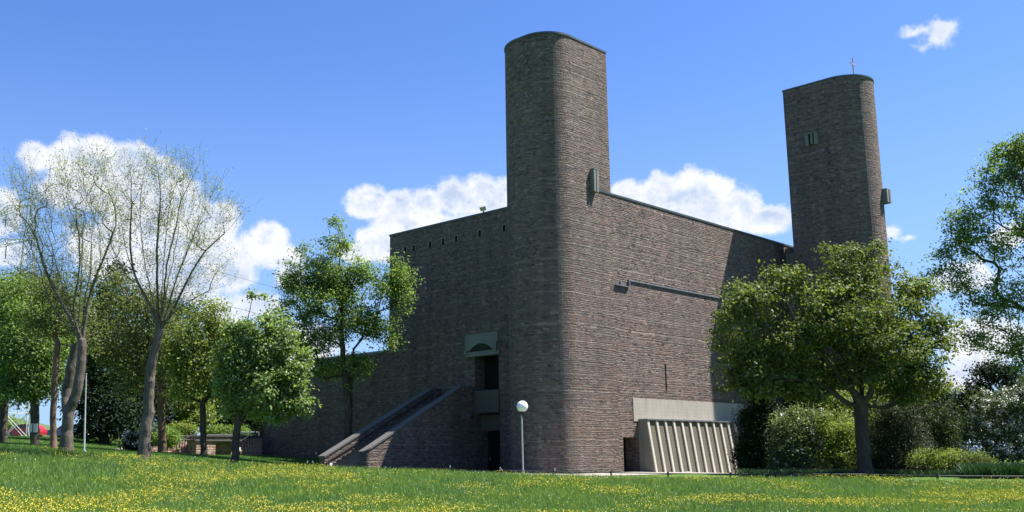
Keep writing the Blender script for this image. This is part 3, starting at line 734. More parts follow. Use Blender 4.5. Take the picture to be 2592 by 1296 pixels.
def broadleaf(name, label, cat, px, Y, trunk, lobes, leafmat, bark, R, nterm=260, per=110, lsize=0.13, clump=0.5, limbs=(), minz_px=None, group=None,
              flat=0.6, tip=0.012, shell=0.45, up=0.35, extra_leaf=None, part='crown', wander=0.05, sway=0.0, ns=7, gaps=1.0):
    b0 = base(px, Y, -0.12)
    T = empty(name, b0, label, cat, group)
    s = Skel(b0); k = s.limb(0, [at(a, b_, Y) for a, b_ in trunk], wig=0.012, step=0.3)
    kt = k; i0 = len(s.p)
    for lb_ in limbs:
        kk = kt
        if isinstance(lb_[0], str):   # start lower on the trunk
            pz = at(*lb_[1][0], Y); kk = int(np.argmin(np.linalg.norm(np.array(s.p)[:i0]-pz, axis=1))); lb2 = lb_[1][1:]
        else: lb2 = lb_
        dy = [0.0]
        off = rng.uniform(-1.6, 1.6)
        s.term.append(s.limb(kk, [at(a, b_, Y+off*(q+1)/len(lb2)) for q, (a, b_) in enumerate(lb2)], wig=0.03))
    tg = lobes_sample(lobes, Y, int(nterm*1.3), shell, gaps=gaps)
    mz = at(trunk[-1][0], trunk[-1][1] if minz_px is None else minz_px, Y)[2]
    s.connect(tg, minz=mz-0.6 if minz_px is None else mz, wander=wander)
    s.mesh('trunk', bark, T, R, tip, ns)
    tn = np.array(s.p)[s.term]
    cc = tn[:, None, :]+rng.normal(size=(len(tn), per, 3))*np.array([clump, clump, clump*flat])*rng.uniform(0.55, 1.25, (len(tn), 1, 1))
    kp = (rng.uniform(0, 1, cc.shape[:2]) < rng.uniform(0.3, 1.1, (len(tn), 1))).ravel()
    nl = cc.reshape(-1, 3)[kp]; outv = (cc-tn[:, None, :]).reshape(-1, 3)[kp]; outv /= np.linalg.norm(outv, axis=1)[:, None]+1e-9
    leaves_mesh(part, nl, lsize, leafmat, T, up=up, out=outv)
    return T, tn

BARK_GREY = mat_bark('bark_grey', (0.075, 0.062, 0.055), (0.22, 0.19, 0.17))
BARK_DARK = mat_bark('bark_dark', (0.035, 0.030, 0.025), (0.095, 0.08, 0.068))
BARK_BUD = mat_bark('bark_budding', (0.050, 0.043, 0.036), (0.155, 0.135, 0.115))
BARK_RED = mat_bark('bark_red', (0.09, 0.055, 0.04), (0.20, 0.13, 0.10))
L_OLIVE = mat_leaf('leaf_olive', ((0.034, 0.054, 0.009), (0.080, 0.122, 0.016), (0.155, 0.20, 0.028)), 0.42, 0.55, 0.3, k=1.3)
L_MAPLE = mat_leaf('leaf_maple', ((0.048, 0.090, 0.020), (0.112, 0.185, 0.040), (0.21, 0.30, 0.085)), 0.5, 0.48, 0.5, k=1.45)
L_GREEN = mat_leaf('leaf_green', ((0.035, 0.075, 0.014), (0.09, 0.165, 0.028), (0.175, 0.25, 0.05)), 0.55, 0.55, 0.35, k=1.5)
L_YELL = mat_leaf('leaf_yellowgreen', ((0.06, 0.095, 0.014), (0.14, 0.20, 0.022), (0.24, 0.32, 0.045)), 0.5, k=1.15)
L_DARK = mat_leaf('leaf_dark', ((0.010, 0.022, 0.008), (0.020, 0.042, 0.014), (0.040, 0.075, 0.022)), 0.2, 0.8, 0.08)
L_FIR = mat_leaf('needles', ((0.008, 0.020, 0.010), (0.018, 0.038, 0.018), (0.035, 0.062, 0.028)), 0.1, 0.85, 0.06)
L_BUD = mat_leaf('leaf_bud', ((0.09, 0.12, 0.035), (0.17, 0.22, 0.07), (0.24, 0.31, 0.12)), 0.6, k=1.15)
L_BROWN = mat_leaf('leaf_bronze', ((0.035, 0.055, 0.014), (0.085, 0.125, 0.028), (0.15, 0.19, 0.05)), 0.5, k=1.2)
L_GREY = mat_leaf('leaf_greygreen', ((0.035, 0.060, 0.024), (0.075, 0.12, 0.050), (0.15, 0.21, 0.095)), 0.5, k=1.5)
L_BLUE = mat_leaf('leaf_blue_green', ((0.025, 0.06, 0.03), (0.05, 0.12, 0.06), (0.10, 0.20, 0.10)), 0.3)
L_JUN = mat_leaf('leaf_juniper', ((0.018, 0.030, 0.013), (0.042, 0.060, 0.024), (0.080, 0.100, 0.042)), 0.25, 0.6, 0.3)
L_DULL = mat_leaf('leaf_dull', ((0.025, 0.045, 0.016), (0.060, 0.095, 0.030), (0.11, 0.16, 0.05)), 0.3, 0.6, 0.3)
FLW = mat_plain('white_blossom', (0.72, 0.70, 0.58), 0.7, var=0.08)

Z = lambda pts, x0, y0, s: [(x0+a*s, y0+b_*s) for a, b_ in pts]
# --- big spreading tree on the right
q = lambda pts: Z(pts, 1780, 600, .5403)
broadleaf('spreading_tree', 'broad spreading dark green tree with forked low trunk in front of the right tower', 'tree', 2192, 46.5,
    [(2188, 1160), (2182, 1090), (2180, 1040), (2180, 1022)],
    [(1900,770,75,75,-.5),(1870,860,65,80),(1905,930,80,60),(2020,740,85,62),(2130,690,85,62),(2230,720,90,75),(2120,800,130,90,-1),(2010,860,110,80),(2295,790,85,85),(2345,880,70,80),
     (2220,880,120,90,-1),(2290,960,110,55),(2370,965,40,35),(1990,700,60,35),(2130,640,50,35),(2390,830,45,50),(2340,930,70,60,1),(2050,985,80,32),(2310,990,75,32),(1905,990,55,26),(2330,730,60,45,1),(1880,970,70,35),(2090,940,110,50),(1860,800,50,40),(2200,640,40,35),(2000,960,60,40)],
    L_OLIVE, BARK_DARK, 0.31, nterm=1000, per=66, lsize=0.165, clump=0.28, flat=0.55, tip=0.010, shell=0.36, gaps=0.35,
    limbs=[q([(680,780),(600,720),(480,640),(350,560),(220,470)]), q([(740,700),(730,560),(715,400),(740,220)]), q([(830,800),(930,740),(1050,650),(1140,520)]),
           q([(775,740),(830,640),(880,500),(960,330)]), q([(700,720),(570,570),(450,430),(350,220)]), q([(690,790),(560,705),(420,665),(230,640)]), q([(860,800),(1000,730),(1160,700)])], minz_px=1040)
# --- tree entering from the right edge
broadleaf('tall_light_tree', 'tall airy green tree at the right edge with loose arching branches', 'tree', 2665, 57,
    [(2660, 1100), (2655, 1000), (2650, 900)],
    [(2570,370,50,45),(2590,420,60,60),(2540,400,50,45),(2500,520,70,50),(2430,560,50,40),(2560,390,60,55),(2520,450,60,50),(2470,500,55,40),(2580,500,80,70),(2460,590,70,45),(2540,620,90,70),(2400,650,55,35),(2430,720,50,50),(2520,760,90,70),(2620,420,90,90),(2650,600,120,120),(2700,750,130,120),(2480,850,60,45),(2570,880,80,60),(2380,690,40,25),(2740,500,100,100),(2420,600,40,25)],
    L_GREEN, BARK_DARK, 0.34, nterm=1250, per=52, lsize=0.15, clump=0.32, gaps=0.65, flat=0.6, tip=0.011, shell=0.6,
    limbs=[Z([(1490,800),(1400,650),(1300,540),(1220,420)], 1780, 600, .5403), Z([(1520,700),(1430,420),(1350,200),(1250,150)], 1780, 600, .5403), [(2660,760),(2620,600),(2580,450),(2545,380)]])
# --- pyramidal oak-like tree before the shaded wall
broadleaf('pyramid_tree', 'upright airy green tree with pointed crown before the left end of the tall wall', 'tree', 882, 56,
    [(881, 1110), (878, 1000), (868, 900), (864, 820)],
    [(855,575,22,30),(850,625,48,42),(850,690,85,55),(795,700,50,50),(915,700,55,50),(740,730,48,45),(960,740,60,50),(830,770,110,50),(1010,710,40,45),(1020,760,34,34),(745,800,50,50),(930,820,80,45),(800,850,90,45),
     (985,860,30,28),(905,920,62,32),(820,930,50,30),(945,945,35,20),(876,985,32,26),(735,690,30,30),(765,640,24,24),(1000,690,30,40),(850,720,70,50),(990,650,14,26),(760,880,50,40)],
    L_GREEN, BARK_DARK, 0.19, nterm=1000, per=56, lsize=0.13, clump=0.29, gaps=0.25, flat=0.6, tip=0.010, minz_px=960,
    limbs=[[(862,740),(858,650),(856,560)]])
# --- bright maple
broadleaf('maple_tree', 'bright green maple with dense drooping crown left of the low wing', 'tree', 594, 47.5,
    [(597, 1110), (603, 1060), (612, 1010), (622, 960)],
    [(668,760,12,26),(640,785,20,26),(600,835,26,26),(668,790,30,38),(760,1030,26,28),(572,965,24,40),(770,900,18,22),(778,985,14,20),(640,745,8,16),(590,1045,34,22),(700,1060,30,16),(650,840,60,45),(690,850,60,50),(640,900,75,60),(720,920,55,60),(610,960,60,55),(680,980,80,60),(745,930,34,40),(730,1000,45,45),(610,1020,45,30),(700,1030,55,28),(575,900,35,35),(650,1010,60,45),(755,970,26,28)],
    L_MAPLE, BARK_DARK, 0.17, nterm=640, per=84, lsize=0.15, clump=0.23, flat=0.6, shell=0.42, gaps=0.55, minz_px=1040)
# --- yellow green trees behind
broadleaf('young_tree', 'yellow green tree with slim dark trunk in front of the terrace pier', 'tree', 515, 56.5,
    [(514, 1100), (513, 1050), (512, 1020)],
    [(525,800,50,40),(500,860,70,50),(555,850,55,50),(470,920,50,45),(530,930,80,55),(490,980,70,40),(570,970,60,45),(545,770,26,26),(440,880,35,40)],
    L_YELL, BARK_DARK, 0.17, nterm=260, per=75, lsize=0.15, clump=0.42, minz_px=1035)
broadleaf('shade_tree', 'dark trunked bronze green tree just right of the leaning bare trunk', 'tree', 409, 58,
    [(409, 1080), (407, 1000), (404, 920)],
    [(330,800,70,60),(300,880,70,60),(440,850,70,60),(460,930,60,60),(350,900,80,70),(270,790,50,50),(400,780,60,50),(330,970,60,50),(440,1000,40,35),(290,720,50,40)],
    L_BROWN, BARK_RED, 0.22, nterm=330, per=60, lsize=0.15, clump=0.5, minz_px=1030)
# --- left edge maples
broadleaf('left_maple', 'leafy green tree with dark straight trunk behind the small grey board', 'tree', 85, 56,
    [(86, 1080), (88, 1010), (88, 950)],
    [(70,930,70,60),(110,960,60,50),(40,870,60,60),(110,870,60,60),(80,800,60,50),(130,990,35,30),(60,990,60,28),(30,980,40,25)],
    L_GREEN, BARK_DARK, 0.21, nterm=330, per=85, lsize=0.15, clump=0.4, minz_px=1020)
broadleaf('left_maple', 'leafy green tree cut by the left picture edge', 'tree', 3, 58,
    [(8, 1080), (12, 1000), (5, 950)],
    [(-10,760,70,60),(40,740,70,50),(-30,850,70,60),(20,930,50,60),(-20,990,50,35),(60,820,50,50),(90,760,50,50),(-80,900,60,90)],
    L_GREEN, BARK_DARK, 0.20, nterm=320, per=80, lsize=0.15, clump=0.45, minz_px=1020)
broadleaf('slim_tree', 'slim reddish trunk with thin bronze foliage between the two left trunks', 'tree', 133, 51,
    [(134, 1080), (136, 1010), (140, 940), (146, 870)],
    [(150,800,60,50),(120,740,60,45),(200,790,50,50),(170,720,50,40),(220,860,40,40),(110,820,50,40)],
    L_BROWN, BARK_RED, 0.15, nterm=240, per=42, lsize=0.12, clump=0.45)

# --- the two budding, nearly bare trees
def budding(name, label, px, Y, trunk, limbs, R, lobes, nterm, nleaf, second=None):
    b0 = base(px, Y, -0.15); T = empty(name, b0, label, 'tree')
    s = Skel(b0); k = s.limb(0, [at(a, b_, Y) for a, b_ in trunk], wig=0.02, step=0.25); ends = []; i0 = len(s.p)
    if second:
        pz = at(*second[0], Y); kk = int(np.argmin(np.linalg.norm(np.array(s.p)[:i0]-pz, axis=1)))
        k2 = s.limb(kk, [at(a, b_, Y+0.5) for a, b_ in second[1:]], wig=0.02)
    n0 = len(s.p)
    for i, (start, lb_) in enumerate(limbs):
        kk = {'t': k, 's': k2 if second else k}.get(start)
        if kk is None:
            pz = at(*start, Y); kk = int(np.argmin(np.linalg.norm(np.array(s.p)[:n0]-pz, axis=1)))
        off = rng.uniform(-2.2, 2.2)
        ends.append(s.limb(kk, [at(a, b_, Y+off*(q+1)/len(lb_)) for q, (a, b_) in enumerate(lb_)], wig=0.012, step=0.35))
    mz = at(0, 880, Y)[2]
    tg = lobes_sample(lobes, Y, nterm, 0.75); s.connect(tg, lift=0.75, step=0.4, minz=mz-1.0, wander=0.02, reach=0.12)
    # fine twigs off the last runs
    P = np.array(s.p); par = np.array(s.par); cand = np.arange(n0, len(P)); pick = rng.choice(cand, min(len(cand), int(nterm*1.5)), replace=False)
    for i in pick:
        d_ = P[i]-P[par[i]]; L = np.linalg.norm(d_); rad = P[i]-s.p[k]; rad = rad/(np.linalg.norm(rad)+1e-9)
        d_ = d_/(L+1e-9)*0.5+rad*0.6+rng.normal(0, 0.38, 3)+(0, 0, .3); d_ /= np.linalg.norm(d_); ln = rng.uniform(0.4, 1.3)
        kk = s.path(int(i), [P[i]+d_*ln*0.4, P[i]+d_*ln*0.75+rng.normal(0, .03, 3), P[i]+d_*ln+(0, 0, .06)]); s.term.append(kk)
    s.mesh('trunk', BARK_BUD, T, R, 0.0048, 8, flare=1.5, thin=(n0, 0.57), fork=s.p[k])
    P = np.array(s.p); hi_ = np.arange(n0, len(P)); hi_ = hi_[P[hi_, 2] > mz+0.4]; pk = rng.choice(hi_, nleaf); cen = P[pk]+rng.normal(0, .14, (nleaf, 3))
    leaves_mesh('crown', cen, 0.07, L_BUD, T, up=0.2)
    return T
zz = lambda pts: Z(pts, 0, 320, .3882)
budding('budding_tree', 'nearly bare budding tree with leaning grey trunk and fan of upright branches', 362, 46.2,
    [(366, 1120), (374, 1060), (377, 1000), (381, 940), (390, 890), (399, 860), (403, 838)],
    [('t', zz([(1110,1230),(1180,1090),(1280,900),(1380,770),(1500,660),(1590,540)])), ('t', zz([(1090,1200),(1150,1000),(1210,850),(1290,650),(1400,400)])),
     ('t', zz([(1070,1200),(1100,980),(1140,820),(1190,450),(1200,200)])), ('t', zz([(1050,1200),(1070,850),(1110,500),(1160,350),(1150,240)])),
     ('t', zz([(1030,1200),(1025,800),(1045,450),(1010,200)])), ('t', zz([(1010,1200),(955,950),(920,700),(920,430),(960,200)])),
     ('t', zz([(990,1200),(890,1000),(820,800),(780,560),(710,430)])), ('t', zz([(980,1200),(860,1010),(730,850),(640,690)])),
     ('t', zz([(1120,1230),(1250,1130),(1400,1060),(1500,1025)])), ('t', zz([(1090,1220),(1130,1050),(1230,780),(1330,520),(1330,300)])),
     ('t', zz([(1000,1200),(900,1020),(850,800),(860,500),(850,280)])), ((400,850), [(430,845),(470,880),(490,900)]),
     ('t', zz([(1060,1190),(1090,900),(1160,600),(1180,480),(1300,250)]))],
    0.27, [(330,470,60,60),(390,440,70,60),(460,460,60,60),(520,520,60,60),(570,560,45,45),(330,560,60,70),(410,560,90,90),(500,620,80,70),(370,670,60,70),(470,720,70,50),(540,700,45,35),(280,620,40,60),(430,780,60,50)],
    560, 15000)
budding('budding_tree', 'nearly bare budding tree with thick double trunk left of the pale pole', 165, 47.5,
    [(170, 1090), (176, 1040), (192, 1000), (202, 950), (208, 900), (207, 862)],
    [('t', zz([(515,1280),(530,1000),(540,720),(575,450),(640,330)])), ('t', zz([(550,1150),(590,950),(600,700),(660,400),(690,200)])),
     ('t', zz([(490,1270),(380,950),(320,720),(230,540),(200,260)])), ('t', zz([(420,1280),(300,1080),(260,930),(200,780),(140,500),(70,320)])),
     ('t', zz([(480,1200),(520,900),(500,600),(430,350),(420,200)])), ('t', zz([(600,1050),(700,800),(760,600),(720,450)])),
     ((190, 950), [(160,885),(110,868),(50,860),(8,853)]), ((182, 960), [(150,897),(100,900),(60,901)]), ('t', zz([(560,1180),(640,950),(650,700),(560,450),(540,200)])), ('t', zz([(430,1200),(300,950),(220,700),(60,470)]))],
    0.27, [(60,470,45,50),(110,520,70,60),(170,470,60,60),(240,460,60,60),(260,540,60,70),(190,580,80,70),(90,600,70,70),(40,560,40,60),(220,680,60,60),(130,690,80,60),(300,620,40,50),(250,420,40,30),(60,690,50,40)],
    620, 17000, second=[(172,1060),(168,1010),(176,960),(184,910),(192,870)])
# extra denser tuft high in the thick tree
# --- backdrop woodland of single trees at the left
bgk = [('dark_conifer', 262, 66, L_FIR, 'dark dense conifer behind the pale pole', [(262,760,30,60),(255,850,50,70),(280,930,60,70),(250,1000,60,60),(290,1050,60,50),(240,1070,40,40)]),
       ('dark_conifer', 330, 74, L_FIR, 'dark dense conifer behind the leaning bare trunk', [(290,700,30,40),(320,780,55,60),(340,870,70,70),(350,960,80,70),(340,1040,90,60)]),
       ('background_tree', 172, 78, L_GREEN, 'green tree far behind the thick double trunk', [(180,800,60,60),(220,880,60,60),(210,960,50,40),(240,1010,30,25)]),
       ('background_tree', 470, 84, L_DARK, 'dark tree far behind the terrace left part', [(450,800,70,60),(420,900,80,80),(480,980,80,60),(450,1050,70,45)]),
       ('background_tree', 560, 84, L_DARK, 'dark tree far behind the terrace middle part', [(560,880,70,60),(600,960,70,70),(560,1040,90,50),(630,1060,70,50)]),
       ('background_tree', 680, 92, L_DARK, 'dark tree far behind the green maple', [(660,950,60,60),(690,1020,50,50),(640,1060,50,40)]),
       ('background_tree', 6, 84, L_BROWN, 'bronze tree at the left picture edge far behind the left maples', [(60,730,80,40),(10,760,60,50),(110,790,70,50),(150,850,50,50)]),
       ('background_tree', 415, 76, L_YELL, 'sunlit yellow green tree seen right of the leaning trunk', [(480,1000,30,40),(500,1050,30,35),(380,990,40,40),(370,930,30,40)]),
       ('background_tree', 88, 74, L_GREEN, 'green tree high behind the left maple with the grey board', [(40,800,80,60),(90,850,70,60),(20,890,70,50),(120,920,50,45)])]
for nm, px, Y, lm, lab, lob in bgk:
    c0, r0 = lob[-1][:2], lob[-1][2:]
    broadleaf(nm, lab, 'conifer' if 'conifer' in nm else 'tree', px, Y, [(px, 1090), (px+2, 1050), (px, 1010)], lob, lm, BARK_DARK, 0.3, nterm=240, per=95 if lm in (L_FIR, L_DARK) else 60, lsize=0.22, clump=0.62, tip=0.02, ns=5, group='trees of the backdrop' , minz_px=1095)

# --- shrubs and conifers on the right
def shrub(name, label, cat, px, Y, lobes, lm, n=150, per=90, lsize=0.1, clump=0.25, R=0.06, stems=4, bloom=0, bsize=0.09, flat=0.8, group=None, up=0.35):
    b0 = base(px, Y, -0.05); T = empty(name, b0, label, cat, group); s = Skel(b0)
    for k in range(stems):
        a = rng.uniform(0, 6.28); rr = 0.25+0.2*k/stems
        s.limb(0, [b0+(math.cos(a)*rr*0.4, math.sin(a)*rr*.4, 0.12), b0+(math.cos(a)*rr, math.sin(a)*rr, 0.8)], step=0.25)
    tg = lobes_sample(lobes, Y, n, 0.5, 0.9); tg = tg[tg[:, 2] > ground(tg[:, 0], tg[:, 1])+0.15]
    s.connect(tg, step=0.35, lift=0.3, wander=0.03)
    s.mesh('stems', BARK_DARK, T, R, 0.008, 5, flare=1.1)
    tn = np.array(s.p)[s.term]; cc = tn[:, None, :]+rng.normal(size=(len(tn), per, 3))*np.array([clump, clump, clump*flat])
    nl = cc.reshape(-1, 3); nl = nl[nl[:, 2] > ground(nl[:, 0], nl[:, 1])+0.03]
    leaves_mesh('foliage', nl, lsize, lm, T, up=up)
    if bloom:
        tt = tn[rng.choice(len(tn), bloom)]+rng.normal(size=(bloom, 3))*clump*0.35+np.array([0.05, -0.20, 0.16])
        bc = (tt[:, None, :]+rng.normal(size=(bloom, 9, 3))*0.055).reshape(-1, 3); leaves_mesh('blossom', bc, bsize, FLW, T, up=0.6, asp=0.9)
    return T
shrub('dark_conifer', 'dark columnar conifer at the right end of the fin bay', 'conifer', 1928, 51.5,
      [(1925,1000,28,40),(1920,1060,45,50),(1925,1110,58,45),(1930,1160,62,35),(1905,1150,45,40),(1950,1060,30,40)], L_FIR, n=330, per=150, lsize=0.10, clump=0.22, R=0.12)
shrub('lilac_bush', 'grey green bush with white blossom panicles right of the dark conifer', 'shrub', 2010, 49.5,
      [(1985,1080,32,36),(2030,1070,35,45),(2000,1130,50,45),(2050,1130,40,45),(1990,1170,40,22),(2070,1060,22,30)], L_GREY, n=200, per=75, lsize=0.10, clump=0.2, bloom=46)
shrub('green_bush', 'olive green bush between lilac and big trunk', 'shrub', 2120, 49.5,
      [(2100,1090,45,45),(2140,1100,42,50),(2110,1150,60,38),(2160,1150,35,35)], L_YELL, n=200, per=80, lsize=0.09, clump=0.22)
shrub('juniper_bush', 'large dull dark green juniper bush right of the big trunk', 'shrub', 2265, 49,
      [(2250,1060,45,45),(2280,1080,60,55),(2240,1130,60,50),(2300,1140,60,45),(2265,1170,80,28),(2220,1180,40,20)], L_JUN, n=300, per=110, lsize=0.085, clump=0.24)
shrub('tall_bush', 'fresh green tall bush behind the juniper', 'shrub', 2370, 54,
      [(2330,1050,45,40),(2380,1070,55,50),(2400,1120,50,45),(2340,1110,50,50),(2420,1150,30,25),(2310,1010,30,26)], L_DULL, n=240, per=80, lsize=0.1, clump=0.28)
shrub('low_bush', 'low yellow green bush beside the tall bush', 'shrub', 2375, 47,
      [(2340,1165,36,24),(2385,1170,50,26),(2420,1160,30,26)], L_YELL, n=130, per=80, lsize=0.075, clump=0.16)
shrub('round_bush', 'low rounded olive bush near the white blossoming bush', 'shrub', 2468, 47,
      [(2465,1170,40,24),(2495,1180,26,16)], L_OLIVE, n=90, per=90, lsize=0.075, clump=0.16)
shrub('blossom_bush', 'tall bush covered with white blossom at the right edge', 'shrub', 2530, 48.5,
      [(2500,1020,50,40),(2560,1030,50,45),(2480,1080,45,45),(2540,1100,70,50),(2590,1090,50,60),(2510,1150,60,30),(2620,1000,50,60),(2580,1160,50,30)], L_DULL, n=360, per=56, lsize=0.095, clump=0.24, bloom=520, bsize=0.085)
broadleaf('background_tree', 'light green tree behind the forked trunk', 'tree', 2200, 60,
    [(2200, 1130), (2200, 1080)], [(2130,1010,60,30),(2190,1000,60,35),(2250,1010,60,35),(2310,1030,50,30),(2180,1050,90,30),(2260,1060,80,30)], L_YELL, BARK_DARK, 0.15, nterm=220, per=70, lsize=0.14, clump=0.35, group='trees of the backdrop', minz_px=1150)
broadleaf('background_tree', 'dark tree behind the forked trunk at the tower foot', 'tree', 2090, 62,
    [(2090, 1130), (2090, 1060)], [(2060,990,70,45),(2120,970,60,40),(2040,1060,60,50),(2110,1050,60,50)], L_DARK, BARK_DARK, 0.2, nterm=200, per=90, lsize=0.18, clump=0.45, group='trees of the backdrop', minz_px=1150)
broadleaf('dark_conifer', 'dark conifer far behind the white blossoming bush', 'conifer', 2500, 66,
    [(2505, 1100), (2505, 1000)], [(2500,905,22,30),(2500,950,50,40),(2510,1010,80,50),(2480,1060,90,50),(2570,980,70,50),(2590,1060,90,60),(2420,1090,60,40)], L_FIR, BARK_DARK, 0.25, nterm=300, per=110, lsize=0.2, clump=0.45, tip=.02, group='trees of the backdrop', minz_px=1150)
broadleaf('background_tree', 'dark tree far behind right of the right tower', 'tree', 2390, 72,
    [(2390, 1100), (2390, 1060)], [(2360,1010,60,40),(2410,1050,60,40),(2330,1060,60,50),(2300,1000,60,40)], L_DARK, BARK_DARK, 0.25, nterm=200, per=100, lsize=0.22, clump=0.5, tip=.02, group='trees of the backdrop', minz_px=1150)
# --- left side small plants
def fir(px, Y, top_py, rpx, label):
    b0 = base(px, Y); T = empty('small_fir', b0, label, 'fir'); topz = at(px, top_py, Y)[2]; H_ = topz-b0[2]; R_ = rpx*Y/F
    m_ = MB(); m_.bar(b0-(0, 0, .1), b0+(0, 0, H_), 0.07, 7, 0.01); m_.build('trunk', BARK_DARK, T)
    cen = []
    for k in range(16):
        h_ = (k+0.6)/16; r_ = R_*(1-h_)**0.85
        for j in range(11):
            a = rng.uniform(0, 6.28)
            for f_ in np.linspace(0.15, 1, 16): cen.append(b0+np.array([math.cos(a)*r_*f_, math.sin(a)*r_*f_, H_*h_-0.25*r_*f_+0.18*r_*f_*f_])+rng.normal(0, .05, 3))
    leaves_mesh('crown', np.array(cen), 0.2, L_FIR, T, up=0.2); return T
fir(207, 82, 1040, 26, 'small dark fir behind the pale pole')
shrub('rhododendron', 'rhododendron in white bloom left of the leaning trunk', 'shrub', 340, 58, [(338,1112,26,16),(345,1130,30,14),(330,1132,24,12)], L_DARK, n=130, per=70, lsize=0.1, clump=0.16, bloom=130, bsize=0.11)
shrub('rhododendron', 'rhododendron with few white blossoms behind the pale pole', 'shrub', 222, 70, [(222,1108,16,10)], L_DARK, n=50, per=60, lsize=0.1, clump=0.16, bloom=16, bsize=0.11)
for (px, Y, lob, lm, lab) in [(385, 66, [(388,1100,24,20),(398,1118,24,14)], L_BLUE, 'rounded blue green bush between the leaning trunk and shade tree'),
        (440, 72, [(432,1095,22,14),(455,1090,22,12),(475,1093,20,12)], L_YELL, 'row end of yellow green bush above the terrace stairs'),
        (560, 80, [(545,1092,24,9),(580,1094,28,8),(610,1096,20,8)], L_GREEN, 'green clipped bush above the terrace wall'),
        (288, 80, [(288,1112,12,6)], L_YELL, 'tiny bright green bush near the stubby posts'),
        (415, 63, [(424,1108,16,13)], L_GREEN, 'green bush behind the shade tree trunk'),
        (650, 84, [(640,1080,26,16),(660,1090,26,14)], L_DARK, 'dark bush behind the crossed railing')]:
    shrub('garden_bush', lab, 'shrub', px, Y, lob, lm, n=80, per=90, lsize=0.12, clump=0.24, group='garden bushes near the terrace')
broadleaf('background_tree', 'sparse green tree far behind the pylon', 'tree', 30, 130, [(30,1090)], [(-20,1060,40,18),(20,1075,40,14)], L_GREEN, BARK_DARK, .2, nterm=60, per=60, lsize=0.3, clump=.7, tip=.03, group='trees of the backdrop', minz_px=1120)

# low planting strip under the shrubs at the right, too dense to count
def cover(name, poly_px, n, hgt, wd, mat, label):
    """upright blades over a patch given by (column, distance) corners"""
    P = np.array([base(a, b_)[:2] for a, b_ in poly_px]); lo_, hi_ = P.min(0), P.max(0); pts = []
    while len(pts) < n:
        q_ = rng.uniform(lo_, hi_, (n, 2)); ins = np.zeros(n, bool); j = len(P)-1
        for i in range(len(P)):
            c_ = ((P[i, 1] > q_[:, 1]) != (P[j, 1] > q_[:, 1])) & (q_[:, 0] < (P[j, 0]-P[i, 0])*(q_[:, 1]-P[i, 1])/(P[j, 1]-P[i, 1]+1e-12)+P[i, 0]); ins ^= c_; j = i
        pts += list(q_[ins])
    pts = np.array(pts[:n]); blades(name, pts, hgt, wd, mat, label)
def blades(name, xy, hgt, wd, mat, label, lean=0.35):
    n = len(xy); z = ground(xy[:, 0], xy[:, 1]); b_ = np.column_stack([xy, z-0.02]); a = rng.uniform(0, 2*math.pi, n)
    d_ = np.column_stack([np.cos(a), np.sin(a), np.zeros(n)]); h_ = (hgt*rng.uniform(.5, 1.25, n))[:, None]; ln = rng.normal(0, lean, (n, 3)); ln[:, 2] = 0
    tipv = b_+np.array([0, 0, 1])*h_+ln*h_; w_ = (wd*rng.uniform(.6, 1.4, n))[:, None]
    mid = b_*0.45+tipv*0.55; mid[:, 2] += 0.08*h_[:, 0]
    P = np.stack([b_-d_*w_, b_+d_*w_, mid+d_*w_*0.75, tipv, mid-d_*w_*0.75], 1).reshape(-1, 3)
    k = np.arange(n)*5; f_ = np.concatenate([np.stack([k, k+1, k+2, k+4], 1), np.stack([k+4, k+2, k+3, k+3], 1)])
    me_f = np.stack([k, k+1, k+2, k+4], 1)
    # quads then triangles in one mesh
    me = bpy.data.meshes.new(name); me.vertices.add(len(P)); me.vertices.foreach_set('co', P.astype(np.float32).ravel())
    tri = np.stack([k+4, k+2, k+3], 1); loops = np.concatenate([me_f.ravel(), tri.ravel()]); ls = np.concatenate([np.arange(n)*4, n*4+np.arange(n)*3])
    me.loops.add(len(loops)); me.loops.foreach_set('vertex_index', loops.astype(np.int32)); me.polygons.add(2*n); me.polygons.foreach_set('loop_start', ls.astype(np.int32))
    me.update(calc_edges=True); me.materials.append(mat); o = bpy.data.objects.new(name, me); C.objects.link(o)
    return tag(o, label, 'grass', kind='stuff')

def mat_grass(name, cols, trans=0.35):
    m, t, b = mat_base(name); geo = t.new('ShaderNodeNewGeometry'); pos = geo.outputs['Position']
    p = t.noise(t.v('MULTIPLY', pos, (1, 1, 0.05)), 0.22, 4, 0.6); p2 = t.noise(t.v('MULTIPLY', pos, (1, 1, 0.05)), 1.4, 3, 0.6)
    f = t.m('ADD', t.m('MULTIPLY', geo.outputs['Random Per Island'], 0.35), t.m('ADD', t.m('MULTIPLY', p, 0.75), t.m('MULTIPLY', t.m('SUBTRACT', p2, 0.5), 0.7)))
    c = t.ramp(f, [(0.25, cols[0]), (0.5, cols[1]), (0.8, cols[2])])
    t.put(b.inputs['Base Color'], c); b.inputs['Roughness'].default_value = 0.55; b.inputs['Specular IOR Level'].default_value = 0.3
    tr = t.new('ShaderNodeBsdfTranslucent'); t.put(tr.inputs[0], t.mix(1.0, c, (1.15, 1.15, 0.6), 'MULTIPLY'))
    mx = t.new('ShaderNodeMixShader'); mx.inputs[0].default_value = trans
    t.l.new(b.outputs[0], mx.inputs[1]); t.l.new(tr.outputs[0], mx.inputs[2]); t.l.new(mx.outputs[0], t.n['Material Output'].inputs[0])
    return m
GRASS = mat_grass('meadow_grass', ((0.078, 0.155, 0.066), (0.122, 0.225, 0.054), (0.205, 0.285, 0.050)))
LAWNG = mat_grass('lawn_grass', ((0.045, 0.11, 0.022), (0.075, 0.16, 0.032), (0.11, 0.20, 0.04)))
DGRASS = mat_grass('dark_cover', ((0.02, 0.05, 0.02), (0.035, 0.08, 0.03), (0.06, 0.12, 0.04)), 0.2)

